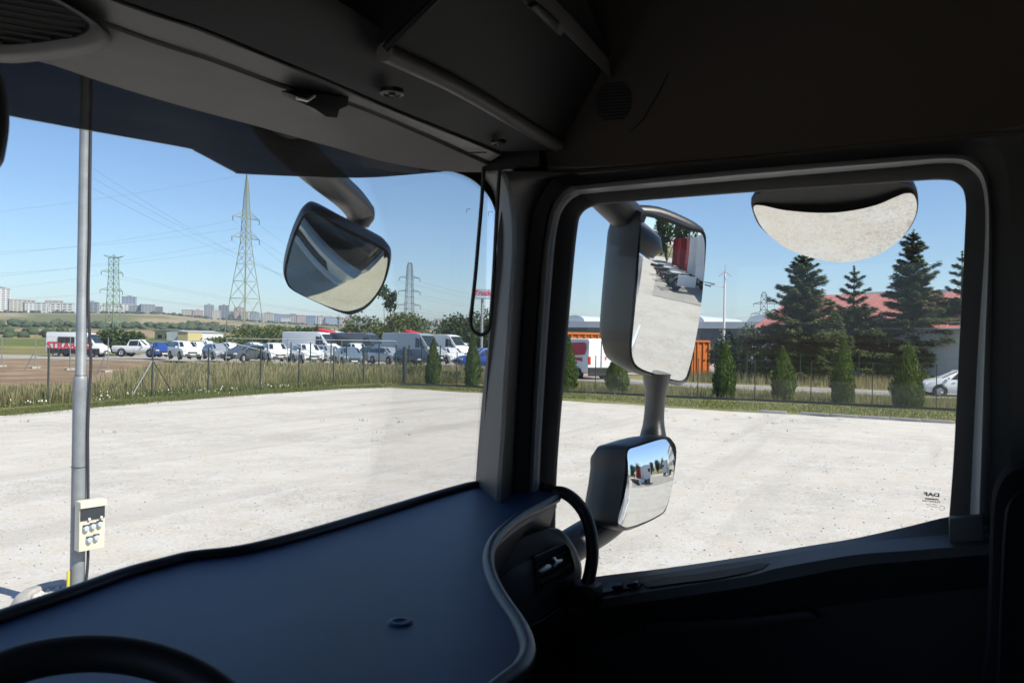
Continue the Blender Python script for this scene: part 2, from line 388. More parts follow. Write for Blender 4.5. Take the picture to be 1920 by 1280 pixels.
# polar terrain sheet to the horizon
nA, rad = 360, [0.0] + list(np.geomspace(3, 9000, 90))
V = []; F = []; CL = []
for i, r in enumerate(rad):
    for k in range(nA):
        a = 2 * math.pi * k / nA; x, y = r * math.cos(a), r * math.sin(a)
        z = terrain_z(x, y); V.append((x, y, z))
        n1 = math.sin(x * .021 + 1.3 * math.sin(y * .013)) + math.sin(y * .017 + 2 * math.sin(x * .008))
        c = np.array((.19, .175, .07))
        if 150 < r <= 330: c = np.array((.25, .225, .085)) if n1 > -.4 else np.array((.12, .145, .045))
        elif 330 < r <= 520: c = np.array((.30, .225, .135))
        elif 520 < r <= 640: c = np.array((.11, .135, .055))
        elif 640 < r <= 1200: c = np.array((.33, .275, .165)) if n1 > -.6 else np.array((.16, .17, .08))
        elif r > 1200: c = np.array((.12, .145, .06))
        CL.append((*c, 1))
for i in range(len(rad) - 1):
    for k in range(nA):
        l = (k + 1) % nA; F.append((i * nA + k, i * nA + l, (i + 1) * nA + l)); F.append((i * nA + k, (i + 1) * nA + l, (i + 1) * nA + k))
m = mat('terrain_ground', (.2, .18, .08), .95, spec=.1); M['terrain'] = m
nt = m.node_tree; vc = nt.nodes.new('ShaderNodeVertexColor'); vc.layer_name = 'cover'
nz = nt.nodes.new('ShaderNodeTexNoise'); nz.inputs['Scale'].default_value = .12; nz.inputs['Detail'].default_value = 10; nz.inputs['Roughness'].default_value = .7
tc = nt.nodes.new('ShaderNodeTexCoord'); nt.links.new(tc.outputs['Object'], nz.inputs['Vector'])
mr = nt.nodes.new('ShaderNodeMapRange'); mr.inputs[1].default_value = .3; mr.inputs[2].default_value = .7; mr.inputs[3].default_value = .7; mr.inputs[4].default_value = 1.25
nt.links.new(nz.outputs[0], mr.inputs[0]); vm = nt.nodes.new('ShaderNodeVectorMath'); vm.operation = 'SCALE'
nt.links.new(vc.outputs[0], vm.inputs[0]); nt.links.new(mr.outputs[0], vm.inputs['Scale']); nt.links.new(vm.outputs[0], nt.nodes['Principled BSDF'].inputs['Base Color'])
terr = tri_obj('ground', V, F, m, sm=True); tag(terr, 'dry grass and fields running from the yard up to the distant hill', kind='structure')
ca = terr.data.color_attributes.new('cover', 'FLOAT_COLOR', 'POINT'); ca.data.foreach_set('color', np.array(CL, np.float32).ravel())

def sheet(name, pts, z, material, jitter=0.0, label=None, seg=0.0):
    P = [Vector((p.x, p.y, 0)) for p in pts]
    if seg:
        Q = []
        for a, b in zip(P, P[1:] + P[:1]):
            n = max(1, min(160, int((b - a).length / seg)))
            for k in range(n):
                q = a.lerp(b, k / n)
                if k: q += Vector((random.uniform(-jitter, jitter), random.uniform(-jitter, jitter), 0))
                Q.append(q)
        P = Q
    bm = bmesh.new(); vs = [bm.verts.new((p.x, p.y, z)) for p in P]; f = bm.faces.new(vs)
    bmesh.ops.triangulate(bm, faces=[f], ngon_method='EAR_CLIP')
    bmesh.ops.recalc_face_normals(bm, faces=bm.faces)
    me = bpy.data.meshes.new(name); bm.to_mesh(me); bm.free(); me.materials.append(material)
    if me.polygons and me.polygons[0].normal.z < 0: me.flip_normals()
    o = bpy.data.objects.new(name, me); COL.objects.link(o); tag(o, label, kind='structure'); return o
EDGE = [(-400, 815), (-160, 796), (0, 780), (130, 768), (300, 753), (500, 738), (640, 729), (720, 727), (900, 737), (1050, 751), (1300, 767), (1500, 778), (1790, 795), (1950, 806), (2400, 838), (3200, 905)]
FENCE = [(-400, 790), (-160, 775), (0, 764), (285, 744), (390, 738), (488, 731), (625, 722), (682, 719), (757, 722), (856, 725), (950, 730), (1050, 736), (1116, 738), (1308, 748), (1415, 752), (1520, 757), (1635, 763), (1755, 769), (1950, 780), (2400, 806), (3200, 860)]
edge = [gp(*p) for p in EDGE]; fence = [gp(*p) for p in FENCE]
behind = [Vector((30, -90, 0)), Vector((-60, -90, 0)), Vector((-60, 55, 0))]
sheet('gravel_yard', edge + behind, .012, M['gravel'], .22, 'pale crushed stone yard in front of the truck', 0.8)
sheet('grass_verge', edge[5:] + [p for p in fence[::-1][:-5]], .004, M['lawn'], .05, 'mown grass strip between gravel yard and mesh fence', 1.5)
M['lawnl'] = M['lawn']
sheet('grass_edge', edge[:6] + fence[:6][::-1], .006, M['lawn'], .05, 'narrow green grass edge below the left fence', 1.5)
sheet('dirt_patch', [gp(*p) for p in [(-900, 674), (270, 671), (330, 684), (285, 700), (170, 722), (60, 735), (-900, 745)]], .02, M['dirt'], .6, 'bare brown earth beside the lane at left', 2)
sheet('lane', [gp(*p) for p in [(-1200, 665), (0, 665), (270, 669), (330, 675), (700, 684), (900, 690), (900, 700), (700, 692), (400, 682), (270, 676), (0, 672), (-1200, 676)]], .03, M['road'], .2, 'pale dusty lane passing the left fence', 2)
sheet('car_park', [gp(*p) for p in [(235, 671), (300, 658), (500, 652), (1050, 652), (1500, 664), (1400, 700), (900, 708), (700, 692), (420, 686)]], .045, M['road'], .3, 'dusty surface of the used car park', 3)
sheet('service_road', [gp(*p) for p in [(900, 696), (1100, 706), (1300, 719), (1500, 727), (1800, 739), (2600, 775), (2600, 800), (1800, 750), (1500, 737), (1300, 729), (1100, 716), (900, 704)]], .045, M['asphalt'], .05, 'pale asphalt road behind the right fence', 2)
# concrete kerb to the right part of the verge, in separate stones
ks = empty('kerb'); tag(ks, 'low concrete edging between gravel yard and grass verge', kind='structure')
mb = MB().bbox((0, 0, .05), (.98, .08, .14), .01); kerb0 = None
kp = [gp(*p) for p in [(1400, 773), (1500, 778), (1790, 795), (1950, 806), (2400, 838)]]
for a, b in zip(kp, kp[1:]):
    L_ = (b - a).length; n = int(L_); d = (b - a).normalized()
    for k in range(n):
        if kerb0 is None: kerb0 = mb.build('kerbstone', M['concrete'], ks, sm=30); o = kerb0
        else: o = kerb0.copy(); COL.objects.link(o)
        o.location = a + d * (k + .5) * L_ / n; o.rotation_euler = (0, random.uniform(-.01, .01), math.atan2(d.y, d.x) + random.uniform(-.01, .01))

# loose stones on the gravel: real geometry
def inpoly(x, y, P):
    c = False; j = len(P) - 1
    for i in range(len(P)):
        if ((P[i].y > y) != (P[j].y > y)) and (x < (P[j].x - P[i].x) * (y - P[i].y) / (P[j].y - P[i].y) + P[i].x): c = not c
        j = i
    return c
def stones(n, dmin, dmax, smin, smax, colw=(-150, 2050)):
    V = []; F = []; oc = np.array([(1, 0, 0), (0, 1, 0), (-1, 0, 0), (0, -1, 0), (0, 0, .7), (0, 0, -.5), (.6, .6, .4), (-.5, .6, .35)]);
    fa = np.array([(4, 0, 6), (4, 6, 1), (0, 1, 6), (4, 1, 7), (4, 7, 2), (7, 1, 2), (4, 2, 3), (4, 3, 0), (5, 1, 0), (5, 2, 1), (5, 3, 2), (5, 0, 3)])
    poly = edge + behind; k = 0
    while k < n:
        d = dmin * (dmax / dmin) ** RNG.random(); px = RNG.uniform(*colw); p = hdist(px, d)
        if not inpoly(p.x, p.y, poly): k += 1; continue
        s = smin * (smax / smin) ** (RNG.random() ** 2.2); a = RNG.random() * 6.28; ca_, sa_ = math.cos(a), math.sin(a)
        q = (oc * RNG.uniform(.7, 1.3, (8, 3))) * s * np.array((1, RNG.uniform(.6, 1), RNG.uniform(.45, .8)))
        q = np.column_stack((q[:, 0] * ca_ - q[:, 1] * sa_ + p.x, q[:, 0] * sa_ + q[:, 1] * ca_ + p.y, q[:, 2] + .012 + s * .15))
        F.append(fa + 8 * len(V)); V.append(q); k += 1
    return np.concatenate(V), np.concatenate(F)
M['stone'] = mat('loose_stone', (.58, .56, .53), .9, island=.9, col2=(.42, .41, .40), vscale=1)
V, F = stones(15000, 5.0, 46, .005, .028); tag(tri_obj('loose_stones', V, F, M['stone']), 'loose pebbles scattered over the pale gravel yard', 'stones', kind='stuff')

# grass blades, weeds
def blades(n, sampler, h0, h1, w, lean=.35, z=0.0, thick_top=False):
    P = np.array([sampler() for _ in range(n)]); n = len(P)
    h = RNG.uniform(h0, h1, n); a = RNG.uniform(0, 6.283, n); ww = w * RNG.uniform(.6, 1.4, n); ld = RNG.uniform(0, 6.283, n); l = RNG.uniform(0, lean, n) * h
    dx, dy = np.cos(a) * ww, np.sin(a) * ww; x, y = P[:, 0], P[:, 1]; zz = P[:, 2] if P.shape[1] > 2 else np.full(n, z)
    tx, ty = x + np.cos(ld) * l, y + np.sin(ld) * l
    if thick_top:   # seed head: quad on a stalk
        v = np.stack([np.stack([x - dx * .3, y - dy * .3, zz], 1), np.stack([x + dx * .3, y + dy * .3, zz], 1), np.stack([tx + dx, ty + dy, zz + h * .8], 1),
                      np.stack([tx * 1, ty * 1, zz + h], 1), np.stack([tx - dx, ty - dy, zz + h * .8], 1)], 1)
        b = np.arange(n)[:, None] * 5; f = np.concatenate([b + np.array([0, 1, 2]), b + np.array([0, 2, 4]), b + np.array([4, 2, 3])])
        return v.reshape(-1, 3), f
    v = np.stack([np.stack([x - dx, y - dy, zz], 1), np.stack([x + dx, y + dy, zz], 1), np.stack([tx, ty, zz + h], 1)], 1)
    return v.reshape(-1, 3), np.arange(3 * n).reshape(-1, 3)
def region(pxpoly):
    P = [gp(*p) for p in pxpoly]; x0, x1 = min(p.x for p in P), max(p.x for p in P); y0, y1 = min(p.y for p in P), max(p.y for p in P)
    def s():
        for _ in range(400):
            x, y = random.uniform(x0, x1), random.uniform(y0, y1)
            if inpoly(x, y, P): return (x, y, 0)
        return (P[0].x, P[0].y, 0)
    return s
def along(pts, wd, shift=0.0):
    P = [Vector((p.x, p.y, 0)) for p in pts]; L_ = [(b - a).length for a, b in zip(P, P[1:])]; tot = sum(L_)
    def s():
        t = random.random() * tot
        for i, l in enumerate(L_):
            if t <= l: break
            t -= l
        d = (P[i + 1] - P[i]).normalized(); nn = Vector((-d.y, d.x, 0)); q = P[i] + d * t + nn * (random.gauss(0, wd) + shift)
        return (q.x, q.y, 0)
    return s
def clumped(s, k=9, sd=.25):
    st = {'c': None, 'n': 0}
    def f():
        if st['n'] <= 0: st['c'] = s(); st['n'] = random.randint(k // 2, k * 2)
        st['n'] -= 1; c = st['c']; return (c[0] + random.gauss(0, sd), c[1] + random.gauss(0, sd), 0)
    return f
def cat(*vf):
    V = []; F = []; b = 0
    for v, f in vf: V.append(v); F.append(f + b); b += len(v)
    return np.concatenate(V), np.concatenate(F)
R0 = region([(-60, 766), (100, 756), (250, 744), (250, 735), (100, 744), (-60, 752)])
R1 = region([(200, 748), (285, 740), (700, 717), (1000, 722), (1000, 705), (700, 697), (420, 694), (300, 700), (215, 722)])
V, F = cat(blades(38000, clumped(R1, 16, .3), .15, .7, .010, lean=.6), blades(12000, clumped(R1, 14, .5), .4, .95, .016, thick_top=True, lean=.5),
           blades(14000, clumped(R0, 12, .3), .1, .55, .010, lean=.6), blades(3500, clumped(R0, 10, .3), .3, .7, .016, thick_top=True))
tag(tri_obj('dry_weeds', V, F, M['dryg']), 'tall dry weeds beyond the left mesh fence', 'weeds', kind='stuff')
R1b = region([(400, 728), (757, 719), (960, 722), (960, 700), (600, 696)])
V, F = cat(blades(16000, clumped(R1b, 30, .5), .2, .8, .014, lean=.7), blades(6000, clumped(along([gp(-60, 763), gp(285, 742), gp(640, 719)], .5), 12, .3), .15, .4, .02))
tag(tri_obj('green_weeds', V, F, M['greeng']), 'green weeds growing through the dry grass behind the fence', 'weeds', kind='stuff')
R2 = region([(1000, 733), (1308, 746), (1800, 768), (1900, 755), (1800, 752), (1500, 739), (1300, 730), (1000, 716)])
V, F = cat(blades(16000, clumped(R2, 14, .3), .1, .4, .011), blades(7000, clumped(region([(1290, 716), (1500, 724), (1850, 738), (1850, 732), (1500, 716), (1290, 708)]), 12, .5), .3, .9, .02))
tag(tri_obj('roadside_grass', V, F, M['dryg']), 'dry grass on both sides of the road behind the right fence', 'grass', kind='stuff')
V, F = cat(blades(22000, along(edge[2:8], .35, .45), .05, .16, .012), blades(16000, region([(640, 727), (720, 725), (900, 735), (1300, 764), (1790, 792), (1900, 780), (1790, 772), (1308, 750), (900, 728), (700, 721)]), .04, .11, .014),
           blades(12000, R2, .1, .38, .011))
tag(tri_obj('short_grass', V, F, M['greeng']), 'short green grass along the edge of the gravel yard', 'grass', kind='stuff')
V, F = blades(150, clumped(along([gp(60, 768), gp(190, 757), gp(285, 750), gp(450, 738), gp(600, 727)], .5, .2), 7, .3), .2, .4, .022, thick_top=True)
V = V.reshape(-1, 5, 3); V[:, :2] = V[:, 2:4]; V = V.reshape(-1, 3)
tag(tri_obj('white_flowers', V, F, M['flower']), 'tiny white flowers in the grass along the left edge', 'flowers', kind='stuff')
tu = clumped(lambda: (lambda p: (p.x, p.y, 0))(gp(random.choice([random.gauss(690, 60), random.gauss(1330, 120), random.gauss(1450, 150), random.gauss(120, 300)]), random.gauss(790, 12) if random.random() < .7 else random.uniform(770, 830))), 8, .06)
V, F = blades(420, tu, .03, .12, .008)
tag(tri_obj('gravel_weeds', V, F, M['dryg']), 'small straw tufts growing out of the gravel', 'weeds', kind='stuff')

# ------------------------------------------------------------------ far town, woods
def wall_mat(name, col, win, sx=.35, sz=.33):
    m = mat(name, col, .8, spec=.2); return m
WM = [mat('plaster_%s' % n, c, .85, spec=.15) for n, c in dict(white=(.62, .62, .60), cream=(.55, .50, .40), grey=(.30, .31, .33), pink=(.50, .36, .30), blue=(.32, .38, .46), dark=(.17, .18, .2)).items()]
M['winband'] = mat('far_window_band', (.10, .12, .15), .3)
M['roofgrey'] = mat('flat_roof', (.35, .35, .35), .9)
def block(px, y0, y1, wpx, d, wm, depth=None, pent=False, label='', group='apartment blocks of the far town', name='apartment_building', floors=None, towers=0):
    p = hdist(px, d); dep = d * math.cos(math.atan((px - 960) / FPX)); s = dep / FPX
    w, h = wpx * s, (y1 - y0) * s; zb = EYE.z + ((637 + .01745 * (px - 960)) - y1) * s; dd = depth or max(12, w * .4)
    rz = math.atan2(-p.x, p.y) + random.uniform(-.25, .25)
    r = empty(name, (p.x, p.y, zb - 4), rz); tag(r, label, 'building', group)
    MB().box((0, 0, (h + 4) / 2), (w, dd, h + 4)).build('wall', wm, r, fix=False)
    MB().box((0, 0, h + 4.3), (w + .6, dd + .6, .6)).build('roof', M['roofgrey'], r, fix=False)
    nf = floors or max(2, int(h / 3.1)); b = MB(); nc = max(2, int(w / 5))
    for f in range(nf):
        z = 4 + (f + .5) * h / nf
        if z > h + 3.4: continue
        for k in range(nc): b.box(((k + .5) * w / nc - w / 2, -dd / 2 - .03, z), (w / nc * .62, .25, h / nf * .42))
    o = b.build('window_rows', M['winband'], r, fix=False); o['kind'] = 'stuff'
    if pent: MB().box((0, 0, h + 5.6), (w * .3, dd * .5, 2.4)).build('roof_hut', WM[2], r, fix=False)
    return r
B = [(3, 541, 582, 24, 0, 1500, 1), (26, 562, 592, 20, 1, 1500, 0), (55, 568, 592, 20, 0, 1400, 0), (78, 568, 592, 17, 0, 1400, 0), (104, 569, 592, 18, 0, 1400, 1), (127, 569, 592, 18, 0, 1400, 0),
     (50, 563, 576, 26, 1, 1700, 0), (100, 564, 576, 30, 1, 1700, 0), (172, 567, 590, 22, 2, 1500, 1), (196, 569, 592, 10, 0, 1450, 0), (214, 570, 592, 26, 0, 1450, 0), (241, 557, 571, 24, 4, 1550, 1),
     (233, 570, 592, 30, 0, 1500, 0), (254, 573, 592, 24, 2, 1480, 0), (275, 571, 592, 24, 2, 1470, 0), (290, 575, 592, 24, 5, 1490, 0), (350, 581, 599, 20, 1, 1700, 0), (370, 582, 600, 18, 3, 1680, 1),
     (391, 572, 600, 16, 2, 1700, 1), (404, 582, 601, 15, 1, 1650, 0), (419, 573, 603, 17, 2, 1750, 1), (432, 584, 603, 12, 4, 1720, 0), (448, 577, 604, 18, 3, 1700, 1), (459, 585, 605, 14, 1, 1690, 0),
     (475, 586, 606, 18, 2, 1900, 0), (503, 587, 605, 17, 1, 1900, 1), (520, 590, 608, 30, 4, 2000, 0), (548, 591, 609, 13, 1, 2000, 1), (563, 591, 609, 16, 3, 2000, 0), (583, 592, 610, 18, 4, 2000, 0),
     (602, 593, 611, 15, 1, 2100, 1), (622, 595, 612, 28, 4, 2100, 0), (645, 596, 612, 20, 3, 2100, 0), (668, 597, 614, 24, 4, 2200, 1), (690, 598, 614, 16, 0, 2200, 0), (783, 602, 618, 12, 3, 2300, 0),
     (798, 603, 619, 16, 4, 2300, 1), (815, 602, 619, 14, 1, 2300, 0), (832, 604, 620, 14, 3, 2300, 0), (925, 598, 620, 18, 0, 1500, 1), (486, 595, 606, 22, 4, 1900, 0), (534, 596, 609, 18, 0, 1950, 0)]
cn = ['white', 'cream', 'grey', 'pinkish', 'blue grey', 'dark']
SEEN = {}; TOT = {}; ORD = ['first', 'second', 'third', 'fourth', 'fifth']
B.sort(key=lambda q: q[0])
for i, (px, y0, y1, w, c, d, pt) in enumerate(B):
    pos = ('at the far left edge' if px < 20 else 'left of the tall grey lamp pole' if px < 135 else 'between the lamp pole and the green pylon' if px < 205 else 'right of the green pylon on the hill' if px < 310 else
           'left of the big pylon on the skyline' if px < 460 else 'below the hanging front mirror' if px < 700 else 'right of the dark pylon on the skyline')
    lb = 'distant %s %s block %s' % (cn[c], 'tall' if (y1 - y0) > w * 1.3 else 'long' if w > 25 else 'square', pos)
    SEEN[lb] = SEEN.get(lb, 0) + 1
    if SEEN[lb] > 1: lb += ', %s from left' % ORD[SEEN[lb] - 1]
    block(px, y0, y1, w, d, WM[c], pent=bool(pt), label=lb)
# extra hazy rows behind
k = 0
for px in list(range(470, 720, 11)) + list(range(770, 850, 9)):
    yb = elev(px); hh = random.uniform(13, 21)
    block(px + random.uniform(-3, 3), yb - hh, yb + 1, random.uniform(8, 17), random.uniform(2500, 2900), random.choice(WM[:5]), label='tiny pale apartment block in the hazy back row of the town', group='hazy back row of apartment blocks')
M['farwood'] = mat('far_woodland', (.075, .10, .04), .9, island=.6, vscale=.02, col2=(.035, .055, .03))
def clumps(n, place, s0, s1, mat_, name, label, cat_='trees'):
    "rough crowns: crumpled low spheres"
    ico = bmesh.new(); bmesh.ops.create_icosphere(ico, subdivisions=2, radius=1); iv = np.array([v.co[:] for v in ico.verts]); fi = np.array([[v.index for v in f.verts] for f in ico.faces]); ico.free()
    V = []; F = []
    for k in range(n):
        x, y, z = place(); s = random.uniform(s0, s1); q = iv * RNG.uniform(.65, 1.25, (len(iv), 1)) * s * np.array((1.2, 1.2, random.uniform(.6, 1.1))) + np.array((x, y, z + s * .5))
        F.append(fi + len(V) * len(iv)); V.append(q)
    return tag(tri_obj(name, np.concatenate(V), np.concatenate(F), mat_), label, cat_, kind='stuff')
def farplace(a, b, d0, d1):
    def f():
        px = random.uniform(a, b); d = random.uniform(d0, d1); p = hdist(px, d); return (p.x, p.y, terrain_z(p.x, p.y))
    return f
clumps(260, farplace(-100, 900, 1150, 1300), 1.2, 2.6, M['farwood'], 'far_trees', 'distant tree belt at the foot of the town')
clumps(160, farplace(-100, 420, 560, 640), 1.2, 3, M['farwood'], 'hedge_line', 'thin dark hedge line crossing the dry fields')
clumps(150, farplace(330, 1100, 560, 760), 1.5, 3.4, M['farwood'], 'middle_trees', 'green tree belt below the skyline in the middle')
clumps(40, farplace(-150, 180, 300, 420), 1.0, 2.2, M['farwood'], 'field_bushes', 'scattered bushes on the dry hillside at left')
# ------------------------------------------------------------------ trees
def leafcards(C, size, flat=False, droop=0.0):
    "one random small kite per centre"
    n = len(C); a = RNG.normal(size=(n, 3)); a /= np.linalg.norm(a, axis=1)[:, None]; b = RNG.normal(size=(n, 3)); b -= a * (a * b).sum(1)[:, None]; b /= np.linalg.norm(b, axis=1)[:, None]
    s = (size * RNG.uniform(.6, 1.4, n))[:, None]
    v = np.stack([C - a * s, C + b * s * .5, C + a * s, C - b * s * .5], 1).reshape(-1, 3); k = np.arange(n)[:, None] * 4
    return v, np.concatenate([k + np.array([0, 1, 2]), k + np.array([0, 2, 3])], 1).reshape(-1, 3)
def conifer(name, pos, H, W, label, group=None, leader=.0, dens=1.0, sparse_top=0.0):
    r = empty(name, pos); tag(r, label, 'tree', group)
    MB().tube([(0, 0, 0), (random.uniform(-.05, .05), 0, H * .5), (0, 0, H)], [H * .018, H * .012, .015], 8).build('trunk', M['bark'], r, sm=60)
    Vs = []; Fs = []; nb = 0; z = H * .05; br = MB()
    while z < H * .985:
        t = z / H; reach = W * (1 - t) ** (.8) * random.uniform(.78, 1.12) + .08
        if sparse_top and t > .62: reach *= (1 - sparse_top * .5)
        nbr = int((8 if t < .8 else 6) * (1 if not (sparse_top and t > .62) else .7)); a0 = random.random() * 6.28
        for k in range(nbr):
            an = a0 + 6.28 * k / nbr + random.uniform(-.25, .25); L_ = reach * random.uniform(.6, 1.15); rise = random.uniform(-.05, .25) + .45 * t
            n = int((26 + L_ * 62) * dens); u = RNG.random(n) ** .7
            wd = .30 * L_ * (1 - u * .75) + .04; off = RNG.uniform(-1, 1, n) * wd
            zz = rise * L_ * u - .22 * L_ * u * u * (1 - t) + RNG.normal(0, .035 + .02 * L_, n) - np.abs(off) * .25
            rad_ = u * L_; x = np.cos(an) * rad_ - np.sin(an) * off; y = np.sin(an) * rad_ + np.cos(an) * off
            dirx, diry = np.cos(an + off / np.maximum(wd, .01) * .9), np.sin(an + off / np.maximum(wd, .01) * .9)
            s = RNG.uniform(.09, .20, n) * (1 if L_ > .5 else .7); C = np.stack([x, y, z + zz], 1)
            D = np.stack([dirx, diry, RNG.uniform(-.35, .25, n)], 1); S = np.stack([-diry, dirx, RNG.uniform(-.5, .5, n)], 1)
            v = np.stack([C - D * s[:, None], C + S * s[:, None] * .28, C + D * s[:, None] * 1.1, C - S * s[:, None] * .28], 1).reshape(-1, 3)
            kk = np.arange(n)[:, None] * 4 + nb; Vs.append(v); Fs.append(np.concatenate([kk + np.array([0, 1, 2]), kk + np.array([0, 2, 3])], 1).reshape(-1, 3)); nb += len(v)
            br.tube([(0, 0, z), (math.cos(an) * L_ * .9, math.sin(an) * L_ * .9, z + rise * L_ * .9 - .22 * L_ * .8 * (1 - t))], [.02, .006], 3)
        z += random.uniform(.2, .32) * (1 if not (sparse_top and t > .62) else 1.9) * (H / 8)
    n = 60; C = np.stack([RNG.normal(0, .03, n), RNG.normal(0, .03, n), RNG.uniform(H * .93, H * 1.02, n)], 1); v, f = leafcards(C, .09); Vs.append(v); Fs.append(f + nb)
    o = tri_obj('crown', np.concatenate(Vs), np.concatenate(Fs), M['spruce'], r)
    br.build('branches', M['bark'], r, fix=False)
    return r
def thuja(pos, H, W, label, tops=((0, 0, 1),), group='clipped thuja shrubs along the fence'):
    r = empty('thuja_shrub', pos, random.random() * 6); tag(r, label, 'shrub', group)
    MB().tube([(0, 0, 0), (0, 0, H * .4)], .05, 6).build('trunk', M['bark'], r)
    n = 7500; Vs = []; z = RNG.random(n) ** 1.15; a = RNG.uniform(0, 6.283, n)
    prof = np.where(z < .25, .80 + z * .8, np.maximum(0.02, 1 - ((z - .25) / .75) ** 1.55)); lump = 1 + .13 * np.sin(a * 3 + z * 7) + .09 * np.sin(a * 5 - z * 17) + .05 * np.sin(a * 11 + 31 * z)
    rr = W / 2 * prof * lump * RNG.uniform(.68, 1.04, n)
    top = np.array(tops)[RNG.integers(0, len(tops), n)]
    x = np.cos(a) * rr + top[:, 0] * z; y = np.sin(a) * rr + top[:, 1] * z; zz = z * H * top[:, 2] + .03; C = np.stack([x, y, zz], 1)
    D = np.stack([np.cos(a) * .35 + RNG.normal(0, .2, n), np.sin(a) * .35 + RNG.normal(0, .2, n), np.ones(n)], 1); S = np.stack([-np.sin(a) + RNG.normal(0, .5, n), np.cos(a) + RNG.normal(0, .5, n), RNG.normal(0, .2, n)], 1)
    s = RNG.uniform(.05, .11, n)[:, None]
    v = np.stack([C - D * s, C + S * s * .4, C + D * s * 1.1, C - S * s * .4], 1).reshape(-1, 3); k = np.arange(n)[:, None] * 4
    tri_obj('crown', v, np.concatenate([k + np.array([0, 1, 2]), k + np.array([0, 2, 3])], 1).reshape(-1, 3), M['thuja'], r); return r
def bush(name, pos, W, H, n, matn, label, group=None, leaf=.16, lobes=9, cat_='bush', trunk=True, zmin=0.0, sparse=0.0):
    r = empty(name, pos); tag(r, label, cat_, group)
    C = []; st = MB()
    for k in range(lobes):
        a = random.random() * 6.28; rr = random.random() ** .6 * W * .36; cz = zmin + (H - zmin) * random.uniform(.25, .8); s = np.array((W * .2, W * .2, (H - zmin) * .2)) * random.uniform(.7, 1.2)
        c = np.array((math.cos(a) * rr, math.sin(a) * rr, cz)); m_ = n // lobes; q = RNG.normal(size=(m_, 3)); q /= np.linalg.norm(q, axis=1)[:, None]; q *= (RNG.uniform(.35, 1.15, m_) ** .5)[:, None]
        q = c + q * s * (1 + .25 * RNG.normal(size=(m_, 1))); C.append(q)
        st.tube([(0, 0, 0), (c[0] * .5, c[1] * .5, cz * .55), tuple(c)], [.02 + W * .012, .02 + W * .006, .012], 5)
    C = np.concatenate(C); C[:, 2] = np.maximum(C[:, 2], .05); v, f = leafcards(C, leaf)
    tri_obj('crown' if trunk else 'foliage', v, f, M[matn], r); st.build('trunk' if trunk else 'stem', M['bark'], r, fix=False); return r

for i, (px, py, H, W, lab, tops) in enumerate([
        (812, 722, 2.5, .95, 'slim thuja right of the thick dark fence post, twin pointed', ((0, 0, 1), (.18, -.12, .9))),
        (886, 724, 2.75, 1.0, 'slim thuja just left of the cab pillar', ((0, 0, 1), (.1, -.1, .97))),
        (1064, 733, 2.7, 1.15, 'pointed thuja in front of the rear of the white van', ((0, 0, 1),)),
        (1158, 737, 2.3, 1.3, 'thuja half hidden behind the tall door mirror', ((0, 0, 1), (.1, .1, .9))),
        (1359, 746, 2.55, 1.25, 'blunt thuja just right of the tall door mirror', ((0, 0, 1), (.1, -.1, .96), (-.1, .1, .95))),
        (1469, 750, 2.4, 1.2, 'thuja in front of the leftmost spruce', ((.1, -.1, 1), (-.1, .15, .88))),
        (1581, 757, 2.85, 1.15, 'narrow pointed thuja in front of the thin middle spruce', ((0, 0, 1), (.02, -.02, .95))),
        (1703, 765, 2.65, 1.5, 'widest thuja, with two tips, beside the white hatchback', ((.05, -.1, 1), (.2, -.2, .94), (-.25, .2, .8)))]):
    thuja(gp(px, py), H * 1.02, W * .84, lab, tops)
conifer('spruce_tree', gp(1502, 718), 8.9, 4.1, 'full dense spruce at the left end of the spruce row, under the kerb mirror', 'spruces in front of the red roofed hall', dens=2.1)
conifer('spruce_tree', gp(1598, 716), 8.2, 3.9, 'thin gappy spruce with a bare leader between two dense ones', 'spruces in front of the red roofed hall', sparse_top=.5, dens=1.9)
conifer('spruce_tree', gp(1707, 719), 10.7, 3.9, 'tallest spruce, rising past the right end of the kerb mirror', 'spruces in front of the red roofed hall', dens=2.0)
conifer('spruce_tree', gp(1800, 720), 9.3, 4.0, 'spruce cut off by the right edge of the door window', 'spruces in front of the red roofed hall', sparse_top=.3, dens=1.9)
conifer('spruce_tree', gp(1900, 722), 9.0, 3.2, 'spruce hidden behind the rear door frame', 'spruces in front of the red roofed hall')
def bushat(name, px, d, W, H, n, m, lab, **k):
    p = hdist(px, d); return bush(name, (p.x, p.y, terrain_z(p.x, p.y)), W, H, n, m, lab, **k)
bushat('bush', 222, 106, 5.5, 3.2, 3000, 'leafd', 'dark round bush behind the nose of the white van', leaf=.2)
bushat('bush', 240, 104, 3.5, 2.8, 1800, 'leafd', 'smaller dark bush left of the white pickup and cars', leaf=.2)
for px, d, W, H, mm, lab in [(455, 150, 12, 3.6, 'leaf', 'low spreading bush at the foot of the big pylon'), (500, 155, 14, 4.2, 'leaf', 'wide olive bush right of the big pylon'),
                             (545, 160, 11, 4.6, 'leaf', 'olive bush above the white vans, under the front mirror'), (590, 165, 10, 4.4, 'leafd', 'dark bush left of the red truck roof'),
                             (650, 160, 8, 4.6, 'leaf', 'low bush right of the red truck roof')]:
    bushat('bush', px, d, W, H, 3200, mm, lab, leaf=.3)
bushat('tree', 712, 120, 13, 6.6, 6500, 'leaf', 'broad olive tree left of the dark pylon', leaf=.26, lobes=14, cat_='tree')
bushat('tree', 745, 118, 8, 5.0, 3000, 'leaf', 'low olive tree touching the foot of the dark pylon', leaf=.26, lobes=10, cat_='tree')
bushat('tree', 722, 119, 3.2, 10.0, 420, 'leafd', 'thin sparse sapling sticking out above the broad olive tree', leaf=.3, lobes=6, cat_='tree', zmin=6.0)
